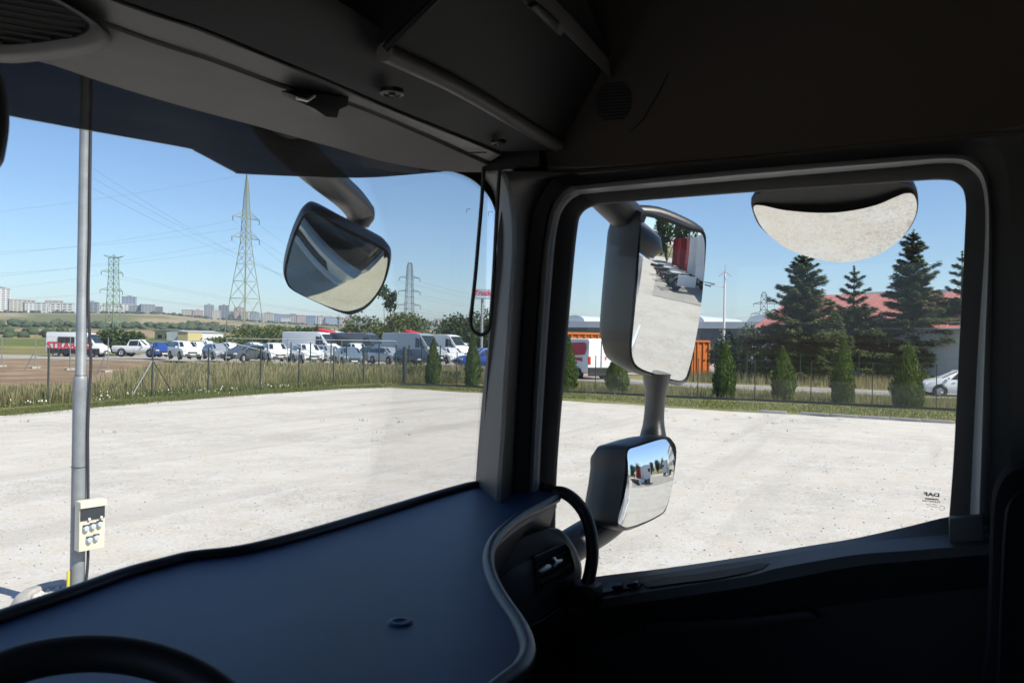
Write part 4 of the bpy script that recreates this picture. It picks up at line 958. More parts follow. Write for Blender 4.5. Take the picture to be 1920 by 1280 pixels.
# long containers, truck roofs
M['gcont'] = mat('green_container_paint', (.035, .14, .07), .5); M['bcont'] = mat('blue_container_paint', (.06, .20, .34), .5)
M['ocont'] = mat('orange_container_paint', (.60, .17, .025), .5, var=.2, vscale=3); M['wcont'] = mat('white_trailer', (.66, .67, .68), .5)
def container(px0, px1, py, H, m_, label, name='container', ribs=True, depth=2.4, z0=0.0):
    a, b = gp(px0, py), gp(px1, py); c = (a + b) / 2; L_ = (b - a).length; r = empty(name, c, math.atan2((b - a).y, (b - a).x)); tag(r, label, 'container')
    sgn = 1 if (Matrix.Rotation(r.rotation_euler.z, 3, 'Z') @ Vector((0, 1, 0))).dot(c - EYE) > 0 else -1
    MB().box((0, sgn * depth / 2, z0 + H / 2), (L_, depth, H)).build('wall', M[m_], r)
    if ribs:
        n = max(3, int(L_ / .55)); r0 = None
        for k in range(n + 1):
            if r0 is None: r0 = MB().box((0, 0, z0 + H / 2), (.12, .10, H - .1)).build('rib', M[m_], r); q = r0
            else: q = r0.copy(); COL.objects.link(q)
            q.location = (-L_ / 2 + L_ * k / n, -sgn * .05, 0)
        for zz in (z0 + .08, z0 + H): MB().box((0, -sgn * .06, zz), (L_ + .1, .16, .16)).build('rail', M[m_], r)
    for k in (0,): pass
    return r
container(690, 760, 660, 2.9, 'gcont', 'long green container between the grey van and the silver van')
container(830, 850, 664, 3.0, 'wcont', 'white ribbed container left of the blue one')
container(850, 870, 664, 3.0, 'bcont', 'pale blue container behind the slim thujas')
container(1045, 1132, 702, 3.2, 'ocont', 'orange container behind the white panel van')
container(1296, 1328, 706, 2.75, 'ocont', 'ribbed orange container just right of the tall door mirror', depth=3.2)
container(1215, 1296, 700, 3.0, 'ocont', 'orange container mostly hidden by the tall door mirror')
M['redroof'] = mat('red_truck_paint', (.55, .03, .035), .35)
def far_truck(px, d, m_, zt, label):
    p = hdist(px, d); r = empty('parked_truck', (p.x, p.y, 0), camrz(px, 60)); tag(r, label, 'truck', 'trucks behind the car park')
    MB().bbox((0, -.2, zt * .62), (2.45, 2.4, zt * .62), .15).build('cab', M[m_], r, sm=40)
    rings = []
    for y, z in ((1.0, zt * .86), (.2, zt + .1), (-1.3, zt + .45)): rings.append([(-1.1, y, zt * .8), (-1.1, y, z), (-.8, y, z + .15), (.8, y, z + .15), (1.1, y, z), (1.1, y, zt * .8)])
    MB().loft([[Vector((a, b, zt * .8 + (c - zt * .8) * .9)) for a, b, c in q] for q in rings]).build('roof_fairing', M[m_], r, sm=40)
    MB().bbox((0, 1.02, zt * .7), (2.2, .06, .8), .02).build('windscreen', M['carglass'], r)
    for s in (-1, 1):
        for y in (.4, -3): MB().lathe([(.2, -.15), (.5, -.15), (.5, .15), (.2, .15)], 16, c=(s * 1.0, y, .5), axis='X').build('wheel', M['tyre'], r)
    MB().box((0, -3, .9), (.9, 5, .3)).build('chassis', M['cblack'], r)
    return r
far_truck(619, 118, 'redroof', 3.25, 'truck with red roof fairing above the grey van')
far_truck(642, 122, 'white', 3.0, 'truck with white roof fairing right of the left red one')
far_truck(672, 130, 'redroof', 2.9, 'low red truck roof before the broad olive tree')
far_truck(782, 112, 'redroof', 3.2, 'truck with red roof fairing at the foot of the dark pylon')
far_truck(768, 116, 'white', 3.1, 'truck with white roof fairing beside the right red one')
for px, lab in ((838, 'white trailer roof left of the round dark tree'), (815, 'white trailer roof right of the red truck roof')):
    container(px - 18, px + 18, 653, 3.3, 'wcont', lab, 'trailer', False)

# ------------------------------------------------------------------ halls and low buildings
M['hallgrey'] = mat('hall_render', (.64, .66, .68), .85, var=.12, vscale=.6); M['redmetal'] = mat('red_metal_roof', (.44, .18, .15), .5, var=.15, vscale=.8)
M['halldark'] = mat('dark_facade', (.10, .12, .14), .5, var=.2, vscale=.5); M['hallband'] = mat('white_fascia', (.60, .62, .62), .6)
M['skyl'] = mat('skylight_sheet', (.50, .55, .58), .3)
def along_building(name, pxA, dA, pxB, dB, label, depth=20):
    a, b = hdist(pxA, dA), hdist(pxB, dB); d = b - a; L_ = d.length; rz = math.atan2(d.y, d.x); r = empty(name, a, rz); tag(r, label, 'building')
    n = Matrix.Rotation(rz, 3, 'Z') @ Vector((0, 1, 0)); sg = 1 if n.dot(a) > 0 else -1
    return r, L_, sg
r, L_, sg = along_building('warehouse', 1421, 68, 2150, 62, 'long grey hall with a red metal roof behind the spruces')
ez = 3.85
MB().box((L_ / 2, sg * 8, ez / 2), (L_, 16, ez)).build('wall', M['hallgrey'], r)
yf = -sg * .5
roof = MB().prism([(-.3, yf, ez), (-.3, sg * 8, ez + 3.0), (-.3, sg * 16.5, ez)], (L_ + .6, 0, 0)).build('roof', M['redmetal'], r)
# standing seams of the roof
n = int(L_ / .9); sm0 = None; sl_ = math.hypot(8.5, 3.0); an = math.atan2(3.0, 8.5)
for k in range(n):
    if sm0 is None: sm0 = MB().box((0, 0, 0), (.05, sl_, .05)).build('seam', M['redmetal'], r); q = sm0
    else: q = sm0.copy(); COL.objects.link(q)
    q.location = (k * .9, (yf + sg * 8) / 2, ez + 1.53); q.rotation_euler = (sg * an, 0, 0)
MB().tube([(-.3, yf - sg * .08, ez), (L_, yf - sg * .08, ez)], .08, 6).build('gutter', M['galvd'], r)
MB().tube([(.35, yf + sg * .25, 0), (.35, yf + sg * .25, ez)], .06, 6).build('downpipe', M['galvd'], r)
for k in range(6): MB().bbox((5 + k * 5.2, -.04 * sg, 2.3), (1.8, .1, 1.0), .02).build('window', M['carglass'], r)
mb = MB()
for x in np.arange(-.3, L_, 1.5): mb.bar((x, yf - sg * .1, ez), (x, yf - sg * .1, ez + .45), .02, 4)
for z in (ez + .45,): mb.bar((-.3, yf - sg * .1, z), (L_, yf - sg * .1, z), .02, 4)
mb.bar((-.5, yf - sg * .1, 0), (-.5, yf - sg * .1, ez + .5), .03, 4); mb.bar((-.8, yf - sg * .1, 2), (-.8, yf - sg * .1, ez + .5), .02, 4)
mb.build('roof_railing', M['galvd'], r, fix=False)
r, L_, sg = along_building('factory_hall', 1560, 125, 2300, 110, 'long white hall with glazed roof lights rising behind the red roof')
MB().box((L_ / 2, sg * 10, 4.4), (L_, 20, 8.8)).build('wall', M['hallband'], r)
MB().box((L_ / 2, sg * 6, 9.3), (L_ - 1, 9, 1.5)).build('skylight', M['skyl'], r)
mb0 = None
for k in range(int(L_ / 3)):
    if mb0 is None: mb0 = MB().box((0, 0, 0), (.25, 9.2, 1.6)).build('frame', M['hallband'], r); q = mb0
    else: q = mb0.copy(); COL.objects.link(q)
    q.location = (1 + 3 * k, sg * 6, 9.32)
MB().box((L_ / 2, sg * 1.2, 8.95), (L_ + .4, .4, .25)).build('parapet', M['hallgrey'], r)
r, L_, sg = along_building('long_hall', 900, 132, 1450, 112, 'long low dark hall with white fascia and arched roof lights behind the orange containers')
MB().box((L_ / 2, sg * 12, 2.3), (L_, 24, 4.6)).build('wall', M['halldark'], r)
MB().box((L_ / 2, sg * 11.8, 5.05), (L_ + .6, 25, .9)).build('roof_fascia', M['hallband'], r)
a0 = None
for k in range(5):
    if a0 is None:
        rg = []
        for x in (-.15, 14): rg.append([(x - 7 if True else 0, 3.4 * math.cos(t), 2.0 * math.sin(t)) for t in np.linspace(0, math.pi, 13)])
        # vault running back from the facade
        rings = [[(1.7 * math.cos(t), y, 1.0 * math.sin(t)) for t in np.linspace(0, math.pi, 13)] for y in (0, sg * 18)]
        a0 = MB().loft(rings).build('arched_rooflight', M['skyl'], r, sm=30); q = a0
    else: q = a0.copy(); COL.objects.link(q)
    q.location = (7 + k * L_ / 5, sg * 1.5, 5.5)
for k in range(10): MB().bbox((3 + k * L_ / 10, -sg * .05, 2.2), (2.4, .2, 3.2), .03).build('gate', M['c_grey'] if k % 3 else M['hallband'], r)
# yellow and grey low building, left
r, L_, sg = along_building('low_building', 290, 300, 338, 292, 'low yellow building with flat grey roof beyond the parked cars')
M['yellowwall'] = mat('yellow_render', (.52, .44, .22), .85)
MB().box((L_ / 2, sg * 4, 1.7), (L_ , 8, 3.4)).build('wall', M['yellowwall'], r); MB().box((L_ / 2, sg * 4, 3.6), (L_ + .8, 9, .35)).build('roof', M['c_greyblue'], r)
for k in range(3): MB().bbox((L_ * (.2 + .3 * k), -sg * .05, 1.7), (L_ * .16, .1, 1.2), .02).build('window', M['carglass'], r)
r, L_, sg = along_building('low_building', 333, 284, 352, 282, 'small bright yellow block between the low yellow building and the grey shed')
MB().box((L_ / 2, sg * 4, 1.6), (L_, 8, 3.2)).build('wall', M['yellowwall'], r); MB().box((L_ / 2, sg * 4, 3.3), (L_ + .2, 8.4, .25)).build('roof', M['roofgrey'], r)
r, L_, sg = along_building('shed', 353, 284, 418, 300, 'pale grey shed left of the big pylon foot')
MB().box((L_ / 2, sg * 4, 1.6), (L_, 8, 3.2)).build('wall', M['hallgrey'], r); MB().prism([(0, -sg * .3, 3.2), (0, sg * 4, 3.9), (0, sg * 8.3, 3.2)], (L_, 0, 0)).build('roof', M['roofgrey'], r)
# billboard on a mast
p = hdist(903, 95); dpt = 95 * math.cos(math.atan((903 - 960) / FPX)); sc_ = dpt / FPX; zc = EYE.z + (636 - 551) * sc_
r = empty('billboard', (p.x, p.y, 0), facing(903)); tag(r, 'grey billboard with red truck lettering on a mast, seen through the hanging cord', 'billboard')
MB().bbox((0, 0, zc), (31 * sc_, .3, 19 * sc_), .05).build('board', mat('billboard_face', (.36, .41, .50), .6), r)
MB().tube([(0, .2, 0), (0, .2, zc)], .15, 8).build('mast', M['galvd'], r)
text('lettering', 'Truck', 13 * sc_, (0, -.17, zc + 2 * sc_), (1, 0, 0), (0, 0, 1), M['redprint'], r, .02, .012, shear=.2)
MB().box((0, -.165, zc - 6 * sc_), (22 * sc_, .02, 1.5 * sc_)).build('underline', M['white'], r)
# lamp with a small wind wheel
p = hdist(1357, 78); r = empty('street_lamp', (p.x, p.y, 0), facing(1357)); tag(r, 'white street lamp with a small wind wheel and solar panel on top', 'street lamp')
k_ = 78 * .97 / FPX; zt = EYE.z + (644 - 512) * k_
MB().tube([(0, 0, 0), (0, 0, zt)], [.14, .08], 10).build('pole', M['white'], r, sm=40)
MB().tube([(0, 0, zt), (0, 0, zt + .15)], [.1, .14], 8).build('hub', M['white'], r)
for a in (90, 215, 325):
    t = math.radians(a); MB().box((math.cos(t) * .35, -.15, zt + .1 + math.sin(t) * .35), (.7, .03, .1), Matrix.Rotation(-t, 3, 'Y')).build('rotor_blade', M['white'], r)
MB().tube([(0, 0, zt - 1.3), (-1.3, -.1, zt - 1.05)], .04, 6).build('arm', M['white'], r)
MB().bbox((-1.5, -.1, zt - 1.15), (.6, .2, .12), .03, Matrix.Rotation(.3, 3, 'Y')).build('lamp_head', M['galvd'], r)
MB().bbox((-1.35, -.1, zt - .92), (1.0, .6, .05), .01, Matrix.Rotation(.2, 3, 'Y')).build('solar_panel', M['bcont'], r)

# ------------------------------------------------------------------ lamp pole, power box, concrete ring
base = gp(144, 1146); r = empty('lamp_pole', base, facing(144)); tag(r, 'galvanised grey lamp pole with a black cable, standing in the concrete ring', 'lamp pole')
dp0 = (base - EYE).dot(FW); u = dp0 / FPX
zj = EYE.z + (622 - 708) * u
MB().lathe([(.064, 0), (.064, zj - .02), (.06, zj + .01), (.046, zj + .03), (.044, 4.4), (.040, 9)], 28).build('pole', M['galv'], r, sm=40)
cab = spline([(.06, -.05, .2), (.085, -.05, .5), (.075, -.05, 1.2), (.066, -.05, 1.7), (.074, -.05, 2.05), (.082, -.04, 2.35), (.058, -.035, 2.75), (.05, -.03, 3.05), (.056, -.03, 3.5), (.05, -.03, 4.1), (.05, -.03, 6)], 5)
MB().tube(cab, .013, 8).build('cable', M['cable'], r, sm=60)
for z in (.75, 1.35, 2.2): MB().lathe([(.068 if z < zj else .05, z - .003), (.071 if z < zj else .053, z), (.068 if z < zj else .05, z + .003)], 20).build('cable_tie', M['cable'] if z > 1 else M['socket'], r)
MB().tube([(-.075, -.05, .0), (-.075, -.05, .40)], .014, 8).build('marker_pipe', M['yellow'], r, sm=40)
bx = empty('power_box', Vector((base.x, base.y, 0)), facing(144) + .42); tag(bx, 'cream power distribution box with round sockets fixed to the lamp pole', 'power box')
bm_ = Matrix.Rotation(.42, 3, 'Z')
zc = EYE.z + (622 - 983) * u + .02; W_, H_ = .235, .46; fy = -.20
o_ = Vector((.075, 0, 0))
def bxp(x, y, z): return (x + .045, y, zc + z)
MB().bbox(bxp(0, -.13, 0), (W_, .10, H_), .015).build('case', M['cream'], bx, sm=40)
MB().bbox(bxp(0, -.19, H_ * .43), (W_ * 1.03, .035, .06), .01).build('hood', M['cream'], bx, sm=40)
MB().bbox(bxp(0, -.185, H_ * .26), (W_ * .93, .012, .13), .004).build('smoked_window', M['paneldark'], bx)
for x in (-.035, .075): MB().lathe([(.001, -.008), (.012, -.006), (.012, .006), (.001, .008)], 10, c=bxp(x, -.197, H_ * .14), axis='Y').build('knob', M['white'], bx)
for i, (x, z) in enumerate([(-.062, -.02), (.0, -.01), (.062, .0), (-.03, -.13), (.032, -.12)]):
    so = MB().lathe([(.001, -.030), (.021, -.028), (.026, -.02), (.030, -.0), (.034, .01)], 16, c=bxp(x, -.185, z), axis='Y').build('socket', M['socket'], bx, sm=40)
    MB().box(bxp(x, -.19, z + .028), (.05, .03, .012)).build('socket_lid', M['paneldark'], bx)
rg = empty('concrete_ring', ((base + RT * -.06).x, (base + RT * -.06).y, 0)); tag(rg, 'round concrete base ring filled with rubble around the lamp pole foot', 'concrete ring')
MB().lathe([(.56, 0), (.50, .09), (.45, .18), (.42, .20), (.35, .20), (.33, .18), (.32, .05)], 48).build('ring', M['concrete'], rg, sm=40)
V = []; F = []; oc = np.array([(1, 0, 0), (0, 1, 0), (-1, 0, 0), (0, -1, 0), (0, 0, .7), (0, 0, -.5)]); fa = np.array([(4, 0, 1), (4, 1, 2), (4, 2, 3), (4, 3, 0), (5, 1, 0), (5, 2, 1), (5, 3, 2), (5, 0, 3)])
for k in range(420):
    a = random.random() * 6.28; rr = .31 * math.sqrt(random.random()); s = random.uniform(.02, .07)
    V.append(oc * RNG.uniform(.7, 1.3, (6, 3)) * s + np.array((rr * math.cos(a), rr * math.sin(a), .10 + random.uniform(0, .05)))); F.append(fa + 6 * k)
o = tri_obj('rubble', np.concatenate(V), np.concatenate(F), M['stone'], rg); o['kind'] = 'stuff'
MB().lathe([(0.001, .09), (.33, .09)], 24).build('fill', M['gravel'], rg)
# ------------------------------------------------------------------ THE TRUCK
T = empty('truck_cab', (0.55, 0, 0)); tag(T, 'dark interior and door mirrors of the truck cab the picture is taken from', 'truck cab')
TO = Vector((0.55, 0, 0))
class MT(MB):
    "parts of the truck: coordinates are world, stored relative to the truck"
    def build(s, name, mat, parent=T, **k):
        s.v = [(x - TO.x, y, z) for x, y, z in s.v]; return MB.build(s, name, mat, parent, **k)
def rel(x, y, z): return Vector((x, y, z + EYE.z))
Z0 = EYE.z
# --- windscreen
xs = np.linspace(-.5, 1.70, 28); zs = np.linspace(-.50, .52, 12)
g = MT(); front = [[Vector((x, Yw(x) + .03, Z0 + z)) for z in zs] for x in xs]; nz_ = len(zs)
vs = [p for c in front for p in c] + [p + Vector((0, .006, 0)) for c in front for p in c]; nn = len(xs) * nz_; fs = []
for i in range(len(xs) - 1):
    for j in range(nz_ - 1):
        a = i * nz_ + j; fs.append((a, a + 1, a + nz_ + 1, a + nz_)); fs.append((nn + a, nn + a + nz_, nn + a + nz_ + 1, nn + a + 1))
wsn = g.add(vs, fs).build('windscreen', M['glass'], sm=60, fix=False)
# frit band with dots along the curved right edge of the glass
fr = spx([(800, 318), (845, 321), (880, 333), (905, 352), (922, 375), (931, 400), (935, 430), (935, 500), (926, 580), (918, 650), (909, 720), (903, 800), (896, 905), (890, 960)], 5)
fo = spx([(800, 300), (850, 300), (900, 312), (925, 332), (942, 360), (955, 390), (962, 430), (962, 500), (955, 580), (948, 650), (940, 720), (935, 800), (930, 905), (925, 960)], 5)
MT().strip([sp(x, y, .018) for x, y in fr], [sp(x, y, .018) for x, y in fo], (0, .003, 0)).build('frit_band', M['frit'], wsn)
mb = MT()
P = [Vector((x, y, 0)) for x, y in fr]; acc = 0
for a, b in zip(P, P[1:]):
    d = (b - a); L_ = d.length; d.normalize(); nn2 = Vector((-d.y, d.x, 0)) * -1
    if nn2.dot(Vector((500, 700, 0)) - a) < 0: nn2 = -nn2
    t = 0
    while t < L_:
        for row, (o_, rr) in enumerate(((1.5, 1.25), (4.3, 1.0), (7.1, .75))):
            q = a + d * (t + 1.4 * (row % 2)) + nn2 * o_; c = sp(q.x, q.y, .018); r_ = rr * .00115
            mb.add([c + Vector((math.cos(k * 1.0472) * r_, 0, math.sin(k * 1.0472) * r_)) for k in range(6)], [(0, 1, 2, 3, 4, 5)])
        t += 2.8
o = mb.build('frit_dots', M['frit'], wsn, fix=False); o['kind'] = 'stuff'
for (x, y) in ((877, 392), (918, 397)):
    MT().tube([sp(x - 2, y + 8, .02), sp(x - 2, y, .02), sp(x + 5, y, .02)], .0006, 4).build('corner_mark', M['frit'], wsn)
# --- tinted outer visor
vl = spx([(-700, 40), (-400, 110), (-120, 187), (20, 217), (160, 243), (345, 276), (372, 285), (440, 321), (460, 326), (600, 332), (690, 333), (765, 328), (840, 321), (862, 318)], 6)
low = [sp(x, y, .14) for x, y in vl]; hi = [Vector((p.x, Yw(p.x) + .05, Z0 + .60)) for p in low]
mid = [a.lerp(b, .5) + Vector((0, .03, 0)) for a, b in zip(low, hi)]
n = len(low); th = Vector((0, .005, 0))
vz = MT(); vz.strip(low, mid, th); vz.strip(mid, hi, th); vz.build('outer_sun_visor', M['visor'], sm=50)
# --- header panels
L0 = spx([(-900, -150), (-500, -60), (-200, 30), (0, 97), (100, 123), (200, 157), (333, 197), (467, 233), (609, 272), (719, 303), (813, 319), (879, 323), (925, 322)], 4)
L1 = spx([(-900, -560), (-500, -300), (-200, -120), (0, -25), (100, 10), (200, 50), (300, 86), (400, 118), (550, 173), (657, 199), (792, 255), (870, 290), (915, 310)], 4)
L1b = [(x + 3, y - 7) for x, y in L1]
L2 = spx([(-900, -640), (-500, -380), (-200, -200), (0, -100), (100, -52), (200, -5), (290, 28), (377, 57), (500, 107), (633, 163), (755, 215), (860, 257), (940, 290)], 4)
L2b = [(x + 2, y - 6) for x, y in L2]
L3 = spx([(-900, -900), (-500, -640), (-200, -470), (0, -350), (150, -260), (300, -160), (430, -80), (560, 0), (680, 70), (735, 107), (830, 158), (950, 225), (1047, 283)], 4)
l0 = [sp(x, y, -.004) for x, y in L0]; l1 = [yp(x, y, .885) for x, y in L1]; l1b = [yp(x, y, .876) for x, y in L1b]; l2 = [yp(x, y, .81) for x, y in L2]; l2b = [yp(x, y, .803) for x, y in L2b]
l3 = [yp(x, y, .735) for x, y in L3]
UPV = Vector((0, 0, .03))
hp = MT().strip(l0, l1, UPV).build('header_lining', M['fabric'], sm=60)
gr = MT().strip([p + Vector((0, 0, .012)) for p in l1], [p + Vector((0, 0, .012)) for p in l1b], UPV).build('blind_slot', M['black'], sm=60)
bc = MT().strip(l1b, l2, UPV).build('blind_cassette', M['cassette'], sm=60)
MT().tube(l1b, .0022, 5).build('cassette_edge', M['lip'], bc, sm=60)
MT().tube(l2, .0028, 6).build('cassette_bead', M['lip'], bc, sm=60)
MT().strip([p + Vector((0, 0, .012)) for p in l2], [p + Vector((0, 0, .012)) for p in l2b], UPV).build('panel_gap', M['black'], bc, sm=60)
oh = MT().strip(l2b, l3, UPV).build('overhead_panel', M['overhead'], sm=60)
for (x, y, s) in ((735, 173, 1), (935, 267, .8)):
    c = yp(x, y, .765 if s == 1 else .77)
    MT().lathe([(.019 * s, .004), (.019 * s, -.003), (.014 * s, -.0045), (.013 * s, -.002), (.006 * s, -.002), (.005 * s, -.006), (.001, -.007)], 20, c=c).build('screw_cap', M['black'], oh, sm=30)
# cassette latch
lt = MT(); q = [(555, 180), (600, 176), (655, 182), (652, 200), (637, 206), (633, 222), (612, 220), (590, 205), (560, 192)]
lt.prism([yp(x, y, .850) for x, y in q], (0, .03, .012)); lt.build('blind_latch', M['black'], bc, bevel=.002, sm=40)
MT().tube([yp(556, 184, .845), yp(576, 189, .842), yp(590, 180, .845)], .0022, 6).build('latch_clip', M['chrome'], bc)
# line where the blind ends
MT().tube([yp(870, 287, .873), yp(912, 286, .82)], .0018, 5).build('end_joint', M['black'], bc)
# --- speaker pod at upper left
pod = [(-160, -40), (-60, -60), (70, -22), (150, 20), (190, 48), (200, 60), (197, 75), (170, 90), (120, 98), (60, 106), (0, 107), (-120, 90)]
pc = sum((yp(x, y, .88) for x, y in pod), Vector()) / len(pod)
PL0 = pc; PLN = (Vector((0, -.45, -1))).normalized()
def podp(x, y, o_=0): return pl(x, y, PL0 + PLN * o_, PLN)
rings = [[podp(x, y, -.05) for x, y in spx([(a * 1.08 - 4, b * 1.10) for a, b in pod], 3, True)], [podp(x, y, -.008) for x, y in spx(pod, 3, True)], [podp(x, y, .0) for x, y in spx([(a * .96 - 1, b * .93) for a, b in pod], 3, True)],
         [podp(x, y, .0) for x, y in spx([(a * .88 - 8, b * .80 - 2) for a, b in pod], 3, True)], [podp(x, y, -.006) for x, y in spx([(a * .86 - 9, b * .78 - 2) for a, b in pod], 3, True)]]
spk = MT().loft(rings, cap0=False).build('ceiling_speaker', M['cassette'], sm=50)
inn = [(a * .86 - 9, b * .78 - 2) for a, b in pod]
def cross(yline):  # where slat k meets the grille outline (slats run along the pod)
    pass
for k in range(15):
    t = k / 14; x0, y0 = -150, -105 + 172 * t; x1, y1 = 200, y0 + 62; seg = []
    PP = [Vector((a, b, 0)) for a, b in spx(inn, 3, True)]
    for j in range(60):
        s_ = j / 59; X, Y = x0 + (x1 - x0) * s_, y0 + (y1 - y0) * s_
        if inpoly(X, Y, PP): seg.append((X, Y))
    if len(seg) > 3: MT().tube([podp(*seg[0], -.002), podp(*seg[-1], -.002)], .0022, 5).build('grille_slat', M['overhead'], spk)
# --- lockers over the windscreen
LN = Vector((0, -.75, -.66)).normalized(); LP = rel(1.0, .722, .421)
def lk(x, y, o_=0): return pl(x, y, LP + LN * o_, LN)
la = [(722, 103), (760, 124), (830, 160), (900, 199), (980, 245), (1044, 279)]; lb = [(724, 88), (762, 104), (835, 136), (905, 172), (985, 222), (1052, 268)]
lcmp = [(813, 0), (860, 0), (930, 20), (1000, 90), (1060, 160), (1080, 250)]
lidp = [lk(722, 90), lk(1052, 270), lk(1120, 250), lk(1150, 120), lk(1100, 0), lk(1040, -100), lk(900, -100), lk(815, 0)]
lid = MT().prism(lidp, -LN * .14).build('locker_lid', M['locker'])
rr = spline([lk(x, y, .004) for x, y in [(721, 97), (760, 116), (830, 148), (900, 186), (980, 234), (1046, 273)]], 4)
MT().tube(rr, .0145, 12).build('lid_edge', M['lockerlip'], lid, sm=60)
MT().tube([lk(721, 92, .006), lk(768, 46, .006), lk(815, 0, .006), lk(900, -85, .006)], .006, 6).build('lid_seal', M['black'], lid, sm=60)
hb = [lk(x, y, .012) for x, y in [(945, -40), (985, 10), (1037, 58), (1045, 50), (1135, 138), (1128, 100), (1060, 20), (1010, -30)]]
MT().prism(hb, LN * .02).build('lid_handle', M['lockerlip'], lid, bevel=.004, sm=40)
MT().prism([lk(x, y, .034) for x, y in [(985, 8), (1036, 56), (1042, 34), (1000, 0)]], LN * .012).build('handle_button', M['lip'], lid, bevel=.003, sm=40)
# round lamp near the top edge
MT().lathe([(.001, 0), (.055, 0), (.06, .008), (.052, .02), (.001, .026)], 32, c=rel(.855, .62, .52)).build('reading_lamp', M['cassette'], sm=40)
MT().lathe([(.001, 0), (.10, 0), (.10, .04), (.001, .05)], 32, c=rel(.62, .66, .50)).build('control_pod', M['black'], sm=40)
# left part of the overhead front and the wall behind all panels
MT().box(rel(.57, .93, .47), (2.2, .30, .03)).build('front_beam', M['black'])
MT().box(rel(1.66, .83, .457), (.11, .14, .168)).build('corner_trim', M['black'])
# --- side lining above the door
sa = spx([(938, 300), (965, 314), (1000, 319), (1060, 321), (1120, 318), (1400, 297), (1650, 271), (1900, 249), (2100, 231), (2600, 190)], 5)
s0 = [xp(x, y, 1.655) for x, y in sa]; s1 = [Vector((1.60, p.y, Z0 + .50)) for p in s0]; s2 = [Vector((1.46, p.y, Z0 + .80)) for p in s0]; s3 = [Vector((1.36, p.y, Z0 + .82)) for p in s0]
sd = MT(); sd.strip(s0, s1, (.02, 0, 0)); sd.strip(s1, s2, (.02, 0, 0)); sd = sd.build('side_lining', M['lining'], sm=50)
MT().tube(s0, .005, 6).build('lining_edge', M['lining'], sd, sm=60)
def sl_(x, y, o_=0):
    p0 = (s0[10] + s2[10]) / 2; n_ = (s2[10] - s0[10]).cross(s0[11] - s0[10]).normalized()
    if n_.x > 0: n_ = -n_
    return pl(x, y, s0[10] + n_ * o_, (s1[10] - s0[10]).cross(Vector((0, 1, 0))).normalized())
for k in range(12):
    y_ = 158 + k * 6; hw = 36 * math.sqrt(max(.1, 1 - ((k - 5.5) / 7) ** 2))
    MT().tube([sl_(1148 - hw + 4, y_ + 2, .004), sl_(1148 + hw, y_ - 2, .004)], .0022, 4).build('speaker_slot', M['black'], sd)
MT().tube([sl_(1252, 138, .002), sl_(1235, 175, .002), sl_(1205, 225, .002), sl_(1183, 247, .002)], .0016, 5).build('seam', M['black'], sd)
# --- shell that closes the cab (roof, back wall, floor, far side), and white outer skin
MT().box(rel(.57, -.1, .85), (2.2, 2.3, .04)).build('roof_lining', M['darklining'])
MT().box(rel(.57, .86, .68), (2.2, .04, .36)).build('roof_front', M['darklining'])
MT().box(rel(.57, -1.25, -.35), (2.24, .04, 2.4)).build('back_wall', M['darklining'])
MT().box(rel(.57, -.1, -1.25), (2.2, 2.5, .04)).build('floor_mat', M['doorlow'])
MT().box(rel(-.56, -.1, -.85), (.04, 2.3, .82)).build('driver_door_card', M['doorlow'])
MT().box(rel(-.56, -.85, .2), (.04, .8, 1.3)).build('rear_side_lining', M['darklining'])
MT().box(rel(-.56, .3, .62), (.04, 1.5, .5)).build('driver_side_lining', M['darklining'])
MT().box(rel(.57, .96, -.85), (2.2, .04, .95)).build('firewall', M['doorlow'])
MT().bbox(rel(-.56, .92, 0), (.10, .16, .9), .03).build('driver_pillar', M['black'])
MT().box(rel(1.70, -.74, -.40), (.05, 1.24, 2.5)).build('rear_wall_panel', M['darklining'])
# --- front pillar trim
Lp = [(905, 322), (930, 355), (938, 400), (939, 450), (937, 500), (930, 560), (922, 640), (913, 720), (906, 800), (898, 905), (890, 990)]
Mp = [(945, 320), (958, 350), (966, 400), (968, 450), (966, 500), (962, 560), (957, 640), (951, 720), (947, 800), (940, 905), (936, 990)]
Rp = [(1075, 325), (1035, 338), (1004, 390), (994, 440), (988, 500), (984, 560), (978, 640), (974, 720), (970, 800), (965, 905), (962, 1080)]
Op = [(1110, 338), (1062, 346), (1032, 385), (1020, 440), (1010, 520), (1007, 560), (1002, 640), (998, 700), (994, 800), (989, 905), (986, 1080)]
lp = [sp(x, y, -.004) for x, y in spx(Lp, 4)]; mp = [dp(x, y, 1.70) for x, y in spx(Mp, 4)]; rp_ = [xp(x, y, 1.645) for x, y in spx(Rp, 4)]; op = [xp(x, y, 1.66) for x, y in spx(Op, 4)]
M['pillar'] = mat('pillar_trim', (.085, .083, .082), .55, bump=.06, bscale=500)
pt = MT(); pt.strip(lp, mp, (.02, .02, 0)); pt = pt.build('pillar_trim', M['pillar'], sm=60)
MT().strip(mp, rp_, (.02, .02, 0)).build('pillar_inner_face', M['black'], pt, sm=60)
MT().strip(rp_, op, (.03, .01, 0)).build('pillar_seal', M['rubber'], pt, sm=60)
